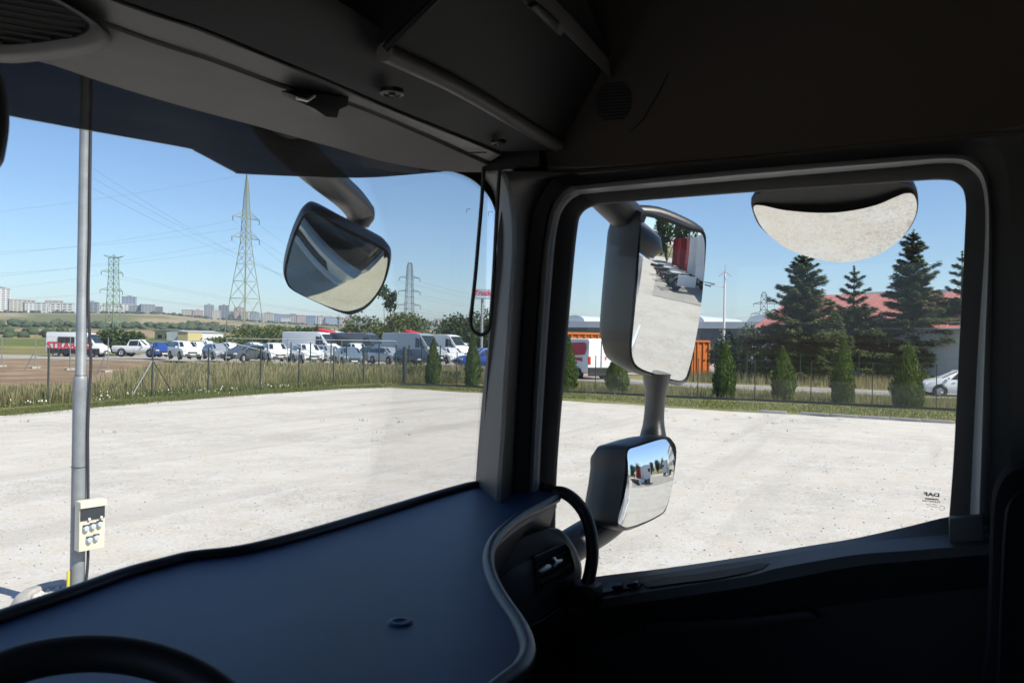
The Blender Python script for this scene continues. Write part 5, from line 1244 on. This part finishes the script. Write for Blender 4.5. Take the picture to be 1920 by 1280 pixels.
# --- passenger door
D = empty('passenger_door', (1.7 - TO.x, .4, 0), parent=T)
class MD(MB):
    def build(s, name, mat, parent=D, **k):
        s.v = [(x - 1.7, y - .4, z) for x, y, z in s.v]; return MB.build(s, name, mat, parent, **k)
O_ = [(1034, 1100), (1037, 900), (1052, 700), (1067, 520), (1076, 432), (1084, 400), (1108, 384), (1160, 377), (1400, 358), (1650, 341), (1762, 334), (1798, 343), (1811, 374), (1809, 450), (1799, 650), (1789, 850), (1779, 985)]
I1 = [(1008, 1100), (1009, 900), (1020, 700), (1033, 520), (1040, 440), (1052, 395), (1082, 368), (1125, 361), (1400, 337), (1650, 316), (1775, 306), (1818, 317), (1843, 354), (1847, 450), (1834, 650), (1824, 850), (1818, 985)]
I2 = [(990, 1100), (992, 900), (1002, 700), (1014, 520), (1023, 440), (1037, 385), (1066, 352), (1112, 345), (1400, 317), (1650, 297), (1785, 289), (1833, 302), (1855, 345), (1861, 450), (1859, 650), (1856, 850), (1852, 985)]
I3 = [(972, 1100), (975, 900), (984, 700), (996, 520), (1004, 440), (1020, 370), (1050, 335), (1105, 326), (1400, 300), (1650, 276), (1800, 262), (1862, 275), (1888, 320), (1896, 450), (1898, 650), (1896, 850), (1894, 985)]
def ringp(L, x, n=6): return [xp(a, b, x) for a, b in spx(L, n)]
ro, ri, rm, r2, r3 = ringp(O_, 1.715), ringp(I1, 1.69), [xp((a[0] + b[0]) / 2, (a[1] + b[1]) / 2, 1.655) for a, b in zip(spx(I1, 6), spx(I2, 6))], ringp(I2, 1.668), ringp(I3, 1.655)
MD().strip(ro, ri, (.02, 0, 0)).build('window_frame', M['rubber'], sm=60)
pb = MD(); pb.strip(ri, rm, (.02, 0, 0)); pb.strip(rm, r2, (.02, 0, 0)); pb.build('painted_frame_band', M['paintband'], sm=60)
MD().strip(r2, r3, (.03, 0, 0)).build('door_seal', M['rubber'], sm=60)
MT().strip(r3, [p + Vector((-.01, (p.y - .45) * .25, (p.z - Z0 + .05) * .12 if p.z > Z0 + .2 else 0)) for p in r3], (.04, 0, 0)).build('door_opening_trim', M['black'], sm=60)
# pane
gp_ = [xp(x, y, 1.722) for x, y in [(1000, 1150), (1008, 900), (1045, 420), (1075, 350), (1130, 345), (1780, 300), (1835, 340), (1830, 600), (1800, 1010), (1700, 1030), (1400, 1080), (1200, 1120)]]
pane = MD().prism(gp_, (.005, 0, 0)).build('window_pane', M['pane'])
# print on the pane, readable from outside
XA, YA = Vector((0, -1, 0)), Vector((0, 0, 1)); M['print'] = mat('window_print', (.01, .01, .012), .5)
def wtext(body, px, py, hpx, bold=0.0, mt='print'):
    p = xp(px, py, 1.7195); s_ = hpx / FPX * 1.47
    ob = text('window_print', body, s_ * 1.35, (p.x - 1.7, p.y - .4, p.z), XA, YA, M[mt], D, .0002, bold, mirror=True); ob.parent = D; return ob
wtext('DAF', 1747, 927, 7.2, .0004).scale = (1.5, 1, 1)
a, b = xp(1734, 934, 1.7195), xp(1760, 936, 1.7195); MD().box((a + b) / 2, (.0006, (a - b).length, .0022)).build('print_rule', M['print'])
wtext('PILKINGTON', 1746, 939.5, 3.9, .0001)
for (xa, xb, yy) in ((1736, 1746, 945), (1748, 1757, 945.5), (1738, 1743, 949), (1745, 1758, 949.5), (1745, 1749, 954)):     # lines too small to read
    a, b = xp(xa, yy, 1.7195), xp(xb, yy, 1.7195); MD().box((a + b) / 2, (.0004, (a - b).length, .0008)).build('print_line', M['print'])
c = xp(1766, 952, 1.7195); MD().tube([(c.x, c.y + math.cos(t) * .0042, c.z + math.sin(t) * .0042) for t in np.linspace(0, 6.0, 16)], .0003, 4).build('print_circle', M['print'])
# door trim: sill, armrest, lower card (polylines in view from left to right)
A0 = [(1040, 1094), (1120, 1080), (1250, 1064), (1400, 1042), (1520, 1022), (1600, 1009), (1700, 987), (1779, 968), (1842, 962), (1900, 962)]
A1 = [(1040, 1108), (1120, 1092), (1250, 1073), (1400, 1050), (1520, 1031), (1600, 1019), (1700, 1008), (1779, 1002), (1842, 1000), (1900, 1000)]
A2 = [(1040, 1142), (1120, 1124), (1250, 1103), (1400, 1080), (1460, 1064), (1600, 1040), (1700, 1032), (1779, 1026), (1842, 1022), (1900, 1020)]
A3 = [(1040, 1160), (1120, 1140), (1250, 1122), (1400, 1100), (1460, 1088), (1600, 1062), (1700, 1052), (1779, 1045), (1842, 1040), (1900, 1038)]
A4 = [(1040, 1215), (1120, 1200), (1250, 1180), (1400, 1160), (1460, 1150), (1600, 1130), (1700, 1118), (1779, 1108), (1842, 1100), (1900, 1095)]
def dl(L, x): return [xp(a, b, x) for a, b in spx(L, 5)]
a0, a1, a2, a3, a4 = dl(A0, 1.712), dl(A1, 1.67), dl(A2, 1.595), dl(A3, 1.585), dl(A4, 1.61)
a5 = [Vector((1.63, p.y, Z0 - .95)) for p in a4]
td = (.004, 0, -.03)
tr = MD(); tr.strip(a0, a1, td); tr.build('window_sill_trim', M['doorcard'], sm=45)
ar = MD(); ar.strip(a1, a2, td); ar.strip(a2, a3, (.02, 0, 0)); ar = ar.build('armrest', M['doorcard'], sm=45)
dc = MD(); dc.strip(a3, a4, (.02, 0, 0)); dc.strip(a4, a5, (.02, 0, 0)); dc.build('door_card', M['doorlow'], sm=45)
def plane3(a, b, c): n_ = (b - a).cross(c - a).normalized(); return a, (n_ if n_.z > 0 else -n_)
i_ = 12; AP, AN = plane3(a1[i_], a2[i_], a1[i_ + 6])
def ap(x, y, o_=0.0): return pl(x, y, AP + AN * o_, AN)
MD().prism([ap(x, y, .003) for x, y in [(1202, 1092), (1245, 1082), (1300, 1076), (1380, 1064), (1425, 1055), (1442, 1056), (1432, 1065), (1400, 1073), (1340, 1084), (1250, 1095), (1215, 1100)]], -AN * .008).build('grab_recess', M['rubber'])
MD().prism([ap(x, y, .004) for x, y in [(1122, 1112), (1135, 1100), (1152, 1090), (1200, 1082), (1204, 1090), (1196, 1100), (1150, 1107)]], -AN * .006).build('switch_plate', M['black'], bevel=.001)
for q in ([(1150, 1096), (1170, 1092), (1168, 1102), (1148, 1104)], [(1178, 1091), (1198, 1087), (1195, 1097), (1176, 1100)]):
    MD().prism([ap(x, y, .006) for x, y in q], AN * .006).build('window_switch', M['black'], bevel=.001)
for (x, y) in ((1161, 1094), (1193, 1090)):
    MD().box(ap(x, y, .0135), (.003, .005, .001)).build('switch_symbol', M['white'])
mb = MD(); mb.prism([xp(x, y, 1.60) for x, y in [(1215, 1160), (1400, 1150), (1520, 1135), (1540, 1150), (1400, 1175), (1240, 1192), (1225, 1186)]], (-.03, 0, 0)); mb.build('pull_pocket', M['doorlow'], bevel=.006, sm=40)
MD().prism([xp(x, y, 1.655) for x, y in [(1779, 966), (1842, 962), (1846, 1030), (1779, 1040)]], (-.03, 0, 0)).build('corner_cap', M['doorcard'], bevel=.004, sm=40)
# --- dashboard
dz = -.336
F0 = [(-900, 1440), (-500, 1330), (-200, 1235), (0, 1163), (120, 1122), (230, 1082), (310, 1060), (360, 1048), (450, 1037), (560, 1010), (700, 968), (800, 937), (850, 922), (890, 912), (935, 909), (990, 912), (1042, 921)]
N0 = [(1044, 932), (1020, 944), (985, 962), (955, 982), (930, 1006), (917, 1032), (916, 1060), (926, 1092), (948, 1130), (972, 1165), (987, 1200), (988, 1225), (975, 1250), (945, 1275), (900, 1310), (840, 1360), (700, 1480), (500, 1620), (200, 1800), (-300, 2000)]
fpts = [zp(x, y, dz) for x, y in spx(F0, 5)]; npts = [zp(x, y, dz) for x, y in spx(N0, 5)]
far = fpts + npts + [rel(-.5, .2, dz), rel(-.5, .95, dz)]
DB = empty('dashboard', (.55 - .55, .6, 0), parent=T)
class MS(MB):
    def build(s, name, mat, parent=DB, **k):
        s.v = [(x - TO.x, y - .6, z) for x, y, z in s.v]; return MB.build(s, name, mat, parent, **k)
bm = bmesh.new(); f = bm.faces.new([bm.verts.new((p.x - TO.x, p.y - .6, p.z)) for p in far]); bmesh.ops.triangulate(bm, faces=[f], ngon_method='EAR_CLIP')
e = bmesh.ops.extrude_face_region(bm, geom=list(bm.faces)); bmesh.ops.translate(bm, verts=[v for v in e['geom'] if isinstance(v, bmesh.types.BMVert)], vec=(0, 0, -.022)); bmesh.ops.recalc_face_normals(bm, faces=bm.faces)
me = bpy.data.meshes.new('tray_top'); bm.to_mesh(me); bm.free(); me.materials.append(M['dash']); o = bpy.data.objects.new('tray_top', me); COL.objects.link(o); o.parent = DB
up = Vector((0, 0, .004))
MS().tube([p + up for p in fpts], .011, 10, flat=.8).build('front_rim', M['black'], sm=60)
MS().tube([p + Vector((0, 0, -.002)) for p in npts], .0095, 12).build('rear_rim', M['lip'], sm=60)
c = zp(750, 1167, dz); MS().lathe([(.016, 0), (.014, .0022), (.009, .0026), (.006, .001), (.001, .0008)], 20, c=c).build('plug', M['dash'], sm=60)
# support strut and dark cheek under the lip at the right end
MS().strip([p + Vector((0, 0, -.012)) for p in npts[:60]], [p + Vector((.02, .05, -.16)) for p in npts[:60]], (.01, .02, 0)).build('under_lip_face', M['dashbody'], sm=60)
VP, VN = rel(1.60, .66, -.42), Vector((.42, -.88, .12)).normalized() * -1
VN = Vector((-.30, -.93, .18)).normalized()
def vp(x, y, o_=0.0): return pl(x, y, VP + VN * o_, VN)
po = [(925, 1085), (938, 1045), (962, 1018), (1000, 1000), (1030, 992), (1052, 998), (1072, 1022), (1086, 1055), (1087, 1082), (1078, 1104), (1058, 1126), (1020, 1152), (985, 1180), (960, 1150)]
body = MS().loft([[vp(x, y, 0) for x, y in spx(po, 3, True)], [vp(x, y, -.01) + Vector((0, 0, 0)) for x, y in spx([(1005 + (a - 1005) * 1.04, 1085 + (b - 1085) * 1.04) for a, b in po], 3, True)],
                  [vp(x, y, -.10) for x, y in spx([(1005 + (a - 1005) * 1.03, 1085 + (b - 1085) * 1.03) for a, b in po], 3, True)]], cap0=True).build('vent_housing', M['dashbody'], sm=50)
MS().prism([vp(x, y, .003) for x, y in [(934, 1086), (960, 1062), (1004, 1047), (1008, 1075), (1010, 1106), (978, 1148), (962, 1140), (944, 1112)]], -VN * .012).build('grey_panel', M['dashgrey'], bevel=.0015, sm=40)
MS().prism([vp(x, y, .005) for x, y in [(942, 1101), (947, 1102), (956, 1116), (958, 1126), (953, 1124), (944, 1112)]], -VN * .003).build('coin_slot', M['rubber'])
vent = MS(); vq = [(1004, 1044), (1060, 1019), (1068, 1028), (1078, 1060), (1076, 1072), (1012, 1108)]
fr_o = [vp(x, y, .006) for x, y in [(1040 + (a - 1040) * 1.08, 1064 + (b - 1064) * 1.08) for a, b in vq]]; fr_i = [vp(x, y, .008) for x, y in vq]; fr_d = [vp(x, y, -.0) for x, y in vq]
MS().loft([fr_o, fr_i, fr_d], cap0=False, cap1=False).build('vent_frame', M['dashbody'], sm=30)
MS().prism([vp(x, y, .002) for x, y in vq], -VN * .004).build('vent_throat', M['rubber'])
for k in range(4):
    t = .16 + k * .22
    a = Vector((*vq[0], 0)).lerp(Vector((*vq[5], 0)), t); b = Vector((*vq[1], 0)).lerp(Vector((*vq[4], 0)), t); b.x += 3
    MS().strip([vp(a.x + 1, a.y, .004), vp(b.x, b.y, .004)], [vp(a.x + 1, a.y + 3, .011), vp(b.x, b.y + 3, .011)], (0, 0, -.002)).build('vent_slat', M['black'])
for q in ([(1007, 1069), (1024, 1057), (1030, 1058), (1031, 1064), (1012, 1074)], [(1033, 1045), (1038, 1043), (1042, 1049), (1051, 1047), (1052, 1051), (1043, 1056), (1038, 1062), (1034, 1060), (1039, 1053)]):
    MS().prism([vp(x, y, .012) for x, y in q], VN * .005).build('vent_knob', M['chrome'], bevel=.001, sm=40)
MS().tube([xp(1003, 972, 1.63), xp(1004, 1003, 1.62)], .004, 8).build('strut', M['lip'])
lowp = [(975, 1178), (1020, 1155), (1060, 1128), (1078, 1150), (1080, 1210), (1085, 1330), (950, 1400), (985, 1260), (992, 1215)]
MS().prism([vp(x, y, -.035) for x, y in lowp], -VN * .08).build('lower_dash', M['doorlow'], bevel=.006, sm=40)
MS().tube([vp(975, 1183, .0), vp(1020, 1160, .0), vp(1062, 1132, .0)], .004, 8).build('lower_edge', M['dashbody'], sm=60)
MS().box(rel(1.0, .86, -.64), (1.3, .18, .42)).build('dash_core', M['doorlow'])
# --- grab handle
hx = [(1040, 922), (1058, 924), (1078, 938), (1096, 962), (1107, 995), (1111, 1035), (1107, 1070), (1099, 1100)]
hd = [1.80, 1.79, 1.77, 1.745, 1.72, 1.70, 1.685, 1.675]
MT().tube(spline([dp(x, y, d) for (x, y), d in zip(hx, hd)], 5), .0135, 12).build('grab_handle', M['black'], sm=60)
MT().bbox(dp(1086, 1112, 1.68), (.05, .09, .05), .012).build('handle_foot', M['black'], sm=40)
# --- steering wheel
WC = dp(195, 1475, .60); WN = (Vector((-.05, -.42, .9))).normalized()
pa, pb_, pc_ = [pl(x, y, WC, WN) for x, y in ((0, 1256), (235, 1228), (425, 1312))]
def circ(a, b, c):
    ab, ac = b - a, c - a; n_ = ab.cross(ac); return a + (n_.cross(ab) * ac.length_squared + ac.cross(n_) * ab.length_squared) / (2 * n_.length_squared)
cc = circ(pa, pb_, pc_); R_ = (pa - cc).length; nrm = WN; e1 = (pa - cc).normalized(); e2 = nrm.cross(e1)
print('wheel radius', R_, cc)
sw = empty('steering_wheel', (0, 0, 0), parent=T)
MT().tube([cc + e1 * (R_ * math.cos(t)) + e2 * (R_ * math.sin(t)) for t in np.linspace(0, 2 * math.pi, 64, endpoint=False)], .0155, 14, closed=True).build('rim', M['rubber'], sw, sm=60)
MT().lathe([(.001, .02), (.06, .018), (.075, -.01), (.05, -.05)], 24, c=(0, 0, 0)).build('hub', M['black'], sw, sm=60).matrix_basis = Matrix.Translation(cc - TO - nrm * .03) @ nrm.to_track_quat('Z', 'Y').to_matrix().to_4x4() @ Matrix.Translation(TO)
for t in (.3, 2.3, 4.4): MT().tube([cc - nrm * .03 + (e1 * math.cos(t) + e2 * math.sin(t)) * R_ * .2, cc + (e1 * math.cos(t) + e2 * math.sin(t)) * R_ * .97], .016, 8, flat=.5).build('spoke', M['black'], sw)
# --- dark camera pod at the left edge of the screen
q = [(-80, 110), (-20, 118), (4, 140), (14, 185), (18, 230), (12, 280), (2, 312), (-30, 330), (-90, 330)]
MT().loft([[yp(x, y, .96) for x, y in spx(q, 3, True)], [yp(-38 + (x + 38) * 1.0, y, .93) for x, y in spx(q, 3, True)], [yp(-38 + (x + 38) * .85, 220 + (y - 220) * .9, .915) for x, y in spx(q, 3, True)]]).build('toll_unit', M['rubber'], sm=50)
# --- passenger seat at the right edge
st = empty('passenger_seat', (0, 0, 0), parent=T)
q = [(1846, 1420), (1850, 1200), (1855, 1040), (1858, 950), (1866, 905), (1885, 875), (1915, 862), (1990, 850), (2080, 900), (2120, 1100), (2150, 1450)]
ctr = (1990, 1150)
def sc2(L, k): return [(ctr[0] + (a - ctr[0]) * k, ctr[1] + (b - ctr[1]) * k) for a, b in L]
MT().loft([[dp(x, y, d) for x, y in spx(sc2(q, k), 3, True)] for k, d in ((.94, 1.28), (1.0, 1.22), (1.0, 1.15), (.95, 1.11), (.8, 1.10))]).build('backrest', M['seat'], st, sm=60)
MT().tube([dp(x, y, 1.098) for x, y in spx([(1872, 1280), (1878, 1120), (1884, 1000), (1892, 945), (1915, 920)], 4)], .002, 6).build('piping', M['black'], st)

# ------------------------------------------------------------------ mirrors (outside)
def cap_mesh(outline, nrm, R, rings=14):
    c = sum(outline, Vector()) / len(outline); rmax = max((p - c).length for p in outline); V = []; F = []; n = len(outline)
    for k in range(rings, 0, -1):
        s = k / rings
        for p in outline: q = c + (p - c) * s; d = (q - c).length; V.append(q + nrm * ((rmax * rmax - d * d) / (2 * R)))
    V.append(c + nrm * (rmax * rmax / (2 * R)))
    for k in range(rings - 1):
        for j in range(n): l = (j + 1) % n; F.append((k * n + j, k * n + l, (k + 1) * n + l, (k + 1) * n + j))
    b = (rings - 1) * n
    for j in range(n): F.append((b + j, b + (j + 1) % n, len(V) - 1))
    return V, F, c
def mirror(name, outl, p0, nrm, R, depth, matn='mirror', back_scale=.72, shift=(0, 0, 0), rim=1.045):
    nrm = Vector(nrm).normalized(); root = empty(name, (0, 0, 0), parent=T); sh = Vector(shift)
    pts = [pl(x, y, p0, nrm) for x, y in spx(outl, 4, True)]
    V, F, c = cap_mesh(pts, nrm, R); rmax = max((p - c).length for p in pts)
    MT().add(V, F).build('glass', M[matn], root, sm=60)
    def ringo(s, off_, w=0): return [c + (p - c) * s + nrm * off_ + sh * w for p in pts]
    MT().loft([ringo(1.0, -.002), ringo(rim, .004 if R > 1 else .006), ringo(rim + .03, -.008, .0), ringo(rim + .03, -depth * .35, .3), ringo(rim - .03, -depth * .72, .75), ringo(back_scale, -depth, 1)], cap0=True).build('housing', M['housing'], root, sm=60)
    return root, c
def aim(p, view, target):
    "normal of a mirror at p that shows target direction to the eye"
    a = (EYE - p).normalized(); b = Vector(target).normalized(); return (a + b).normalized()
MAIN = [(1207, 406), (1240, 413), (1290, 432), (1316, 441), (1318, 480), (1311, 560), (1300, 640), (1289, 695), (1281, 711), (1266, 712), (1230, 701), (1200, 690), (1186, 676), (1181, 650), (1184, 600), (1191, 520), (1199, 440), (1202, 412)]
pm_ = dp(1250, 560, 2.11); nm_ = aim(pm_, None, (.07, -1, -.175))
mr_, cm = mirror('main_mirror', MAIN, pm_, nm_, 1.9, .15, back_scale=.8, shift=(-.03, .0, 0))
WIDE = [(1173, 846), (1192, 836), (1240, 823), (1255, 830), (1262, 850), (1256, 900), (1246, 944), (1232, 963), (1182, 986), (1166, 985), (1158, 972), (1166, 920), (1171, 880)]
pw_ = dp(1212, 900, 2.05); nw_ = aim(pw_, None, (.30, -1, -.10))
mirror('wide_angle_mirror', WIDE, pw_, nw_, .42, .13, back_scale=.75, shift=(-.03, 0, 0), rim=1.06)
MT().tube(spline([dp(1231, 700, 2.17), dp(1229, 740, 2.17), dp(1226, 785, 2.17), dp(1224, 830, 2.16)], 4), [.062, .058, .054, .047, .044, .042, .042, .042, .043, .046, .052, .058, .06], 14, flat=.6).build('mirror_link_arm', M['housing'], sm=60)
MT().tube(spline([dp(1100, 330, 2.02), dp(1140, 372, 2.05), dp(1178, 410, 2.11), dp(1190, 440, 2.16)], 4), .052, 14, flat=.75).build('mirror_upper_arm', M['housing'], sm=60)
MT().tube(spline([dp(1020, 1060, 1.98), dp(1075, 1020, 2.02), dp(1130, 985, 2.1), dp(1175, 945, 2.16)], 4), .05, 14, flat=.8).build('mirror_lower_arm', M['housing'], sm=60)
MT().tube(spline([dp(1178, 400, 2.14), dp(1230, 403, 2.17), dp(1285, 425, 2.2), dp(1308, 440, 2.22)], 4), .022, 10).build('mirror_brow', M['housing'], sm=60)
KERB = [(1413, 388), (1421, 412), (1436, 432), (1470, 458), (1510, 475), (1565, 487), (1605, 485), (1652, 470), (1692, 440), (1712, 410), (1719, 385), (1714, 364), (1700, 359), (1680, 364), (1640, 378), (1585, 388), (1535, 391), (1470, 389), (1430, 384)]
pk_ = dp(1565, 425, 1.76); nk_ = aim(pk_, None, (.30, -.02, -1))
K = empty('kerb_mirror', (0, 0, 0), parent=T)
kp_ = [pl(x, y, pk_, nk_) for x, y in spx(KERB, 4, True)]; V, F, ck = cap_mesh(kp_, nk_, 1.2)
MT().add(V, F).build('glass', M['mirror'], K, sm=60)
ko = [pl(x, y, pk_, nk_) for x, y in spx([(1408, 384), (1418, 416), (1434, 436), (1469, 462), (1509, 479), (1565, 490), (1607, 488), (1655, 473), (1696, 443), (1716, 412), (1722, 385), (1717, 356), (1690, 345), (1640, 344), (1590, 345), (1530, 347), (1470, 352), (1430, 362), (1414, 372)], 4, True)]
MT().loft([[p - nk_ * .003 for p in ko], [p - nk_ * .012 for p in ko], [ck + (p - ck) * .97 - nk_ * .04 + Vector((.02, 0, .0)) for p in ko], [ck + (p - ck) * .7 - nk_ * .075 + Vector((.02, 0, 0)) for p in ko]]).build('housing', M['housing'], K, sm=60)
MT().loft([[dp(x, y, 1.80) for x, y in L] for L in ([(1505, 330), (1610, 330), (1604, 345), (1590, 362), (1572, 368), (1535, 368), (1522, 352)],)] + [[dp(x, y, 1.70) for x, y in [(1505, 330), (1610, 330), (1604, 345), (1590, 360), (1572, 366), (1535, 366), (1522, 350)]]]).build('bracket', M['housing'], K, sm=40)
FRONT = [(592, 400), (640, 425), (700, 455), (721, 469), (726, 488), (715, 530), (690, 566), (662, 582), (640, 580), (600, 563), (555, 541), (541, 525), (538, 500), (549, 455), (563, 420), (575, 402)]
pf_ = yp(630, 490, 1.36); nf_ = aim(pf_, None, (-.12, -.14, -1))
mf, cf_ = mirror('front_mirror', FRONT, pf_, nf_, .55, .06, 'mirror_dim', back_scale=.8, rim=1.05)
fa_ = spline([yp(470, 170, 1.14), yp(535, 262, 1.18), yp(600, 325, 1.25), yp(655, 372, 1.33), yp(676, 398, 1.36)], 5)
MT().tube(fa_, [.045 - .006 * i / len(fa_) for i in range(len(fa_))], 16, flat=.8).build('front_mirror_arm', M['housing'], sm=60)
MT().lathe([(.001, -.04), (.022, -.036), (.036, -.015), (.038, .0), (.034, .02), (.001, .04)], 20, c=yp(676, 400, 1.36)).build('arm_end', M['housing'], sm=60)
MT().tube([yp(672, 415, 1.36), yp(664, 440, 1.38)], .016, 10).build('mirror_joint', M['black'])
# --- outer skin of the truck (seen in the mirrors)
sk = MT(); Y1 = 1.13
sk.box(rel(1.79, .44, -1.19), (.05, 1.2, 1.14)); sk = sk.build('outer_door_skin', M['white'])
MT().box(rel(1.80, -.82, -.55), (.06, 1.3, 2.9)).build('sleeper_side', M['white'])
MT().box(rel(1.80, .44, .62), (.05, 1.2, .42)).build('outer_roof_side', M['white'])
MT().box(rel(.57, -.2, .98), (2.46, 2.5, .1)).build('outer_roof', M['white'])
MT().box(rel(1.81, -3.4, -1.9), (.06, 3.6, .72)).build('side_skirt', M['white'])
MT().bbox(rel(.57, 1.16, -1.05), (2.42, .12, 1.05), .04).build('front_panel', M['white'], sm=40)
MT().bbox(rel(.57, 1.22, -1.95), (2.46, .2, .75), .05).build('front_bumper', M['white'], sm=40)
for k in range(6): MT().bbox(rel(.57, 1.225, -.75 - k * .12), (1.7, .03, .04), .01).build('grille_bar', M['black'])
MT().box(rel(.57, 1.12, .60), (2.4, .06, .24)).build('outer_header', M['white'])
for y in (.35, -4.2):
    wo = MT().lathe([(.25, -.15), (.48, -.15), (.50, -.1), (.50, .1), (.48, .15), (.25, .15)], 28, c=(1.66, y, .5), axis='X').build('wheel', M['tyre'], sm=40)
MT().box(rel(.57, -3.2, -1.75), (.9, 5, .3)).build('chassis', M['black'])
MT().bbox(rel(1.84, .6, -.72), (.03, .2, .05), .01).build('outer_door_handle', M['black'])
# --- hanging cord loop
cd = empty('hanging_cord', sp(905, 318, -.05)); tag(cd, 'black U shaped cord loop hanging from the cab ceiling beside the front pillar', 'cord')
cpts = [dp(x, y, 1.72) for x, y in [(907, 316), (903, 380), (897, 450), (891, 520), (885, 575), (882, 603), (886, 618), (896, 626), (905, 627), (913, 622), (918, 610), (921, 585), (926, 510), (930, 430), (934, 360), (937, 318)]]
loc = cd.location.copy()
MB().tube([p - loc for p in spline(cpts, 5)], .0042, 10).build('loop', M['cable'], cd, sm=60)

# ------------------------------------------------------------------ behind the truck: seen only in the mirrors
M['tred'] = mat('dark_red_truck_paint', (.30, .02, .03), .3, coat=.4)
def tractor(x, y, rz, m_, label):
    r = empty('tractor_unit', (x, y, 0), rz); tag(r, label, 'truck', 'tractor units parked behind'); 
    MB().bbox((0, 0, 2.35), (2.5, 2.3, 2.9), .12).build('cab', M[m_], r, sm=40)
    MB().loft([[(-1.2, 1.1, 3.7), (-1.2, .9, 3.85), (1.2, .9, 3.85), (1.2, 1.1, 3.7)], [(-1.2, -1.1, 3.7), (-1.15, -1.1, 4.0), (1.15, -1.1, 4.0), (1.2, -1.1, 3.7)]]).build('roof_fairing', M[m_], r)
    for s in (-1, 1):
        MB().box((s * 1.2, -1.45, 2.5), (.08, .7, 2.8)).build('side_fairing', M[m_], r)
        MB().bbox((s * 1.2, -2.6, .75), (.12, 2.0, .75), .04).build('side_skirt', M['white'], r, sm=40)
        MB().bbox((s * 1.26, .45, 2.75), (.02, .9, .7), .01).build('side_window', M['carglass'], r)
        for yy in (.35, -3.6):
            MB().lathe([(.26, -.14), (.48, -.14), (.5, -.08), (.5, .08), (.48, .14), (.26, .14)], 24, c=(s * 1.08, yy, .5), axis='X').build('wheel', M['tyre'], r, sm=40)
            MB().lathe([(.001, .1), (.1, .12), (.2, .05), (.27, .1), (.27, -.1)], 20, c=(s * 1.1, yy, .5), axis='X').build('rim', M['rim'], r, sm=40)
        MB().bbox((s * .85, -4.9, .85), (.4, .08, .16), .02).build('tail_light', M['tail'], r)
        MB().box((s * .4, -2.9, .95), (.12, 4.2, .25)).build('chassis_rail', M['cblack'], r)
    MB().bbox((0, -3.5, 1.15), (.9, 1.0, .12), .04).build('coupling_plate', M['galvd'], r)
    MB().bbox((0, 1.17, 2.6), (2.2, .06, .9), .02).build('windscreen', M['carglass'], r)
    return r
tractor(7.3, -21.5, -1.8, 'white', 'white tractor unit nearest in the row reflected in the tall mirror')
tractor(6.7, -26, -1.8, 'tred', 'dark red tractor unit behind the white one in the mirror')
tractor(6.1, -30.5, -1.8, 'tred', 'second dark red tractor unit in the mirror')
tractor(20, -27, 2.6, 'white', 'white tractor unit at the right of the wide mirror view')
sheet('tractor_pad', [Vector((1.95, -16, 0)), Vector((16, -13, 0)), Vector((22, -34, 0)), Vector((4, -60, 0)), Vector((2.2, -60, 0))], .03, M['road'], 0, 'paler concrete pad below the tractor units')
for i in range(7):
    bush('tree', (-14 + i * 9 + random.uniform(-2, 2), -62 + random.uniform(-4, 4), 0), 9, random.uniform(7, 10), 1800, 'leafd', 'green tree in the row behind the tractor units, seen in the mirrors', 'trees seen in the mirrors', leaf=.4, cat_='tree')
r = empty('office_building', (44, -38, 0), .5); tag(r, 'pale office building reflected at the right of the wide mirror', 'building')
MB().box((0, 0, 4.5), (12, 30, 9)).build('wall', M['hallgrey'], r); MB().box((0, 0, 9.15), (12.6, 30.6, .3)).build('roof', M['roofgrey'], r)
for k in range(7):
    for j in range(2): MB().box((-6.02, -13 + 4.3 * k, 2.5 + 3.6 * j), (.1, 2.4, 1.7)).build('window', M['carglass'], r)
# ------------------------------------------------------------------ haze
bpy.context.view_layer.update()
hz = MB().box((0, 0, 30), (15000, 15000, 62)).build('haze', None, None)
tag(hz, 'thin summer haze over the fields and the distant town', 'haze', kind='stuff')
hm = bpy.data.materials.new('haze_air'); hm.use_nodes = True; nt = hm.node_tree; nt.nodes.remove(nt.nodes['Principled BSDF'])
pv = nt.nodes.new('ShaderNodeVolumePrincipled'); pv.inputs['Color'].default_value = (.72, .80, 1, 1); pv.inputs['Density'].default_value = .0002; pv.inputs['Anisotropy'].default_value = .2
nt.links.new(pv.outputs[0], nt.nodes['Material Output'].inputs['Volume']); hz.data.materials.append(hm)
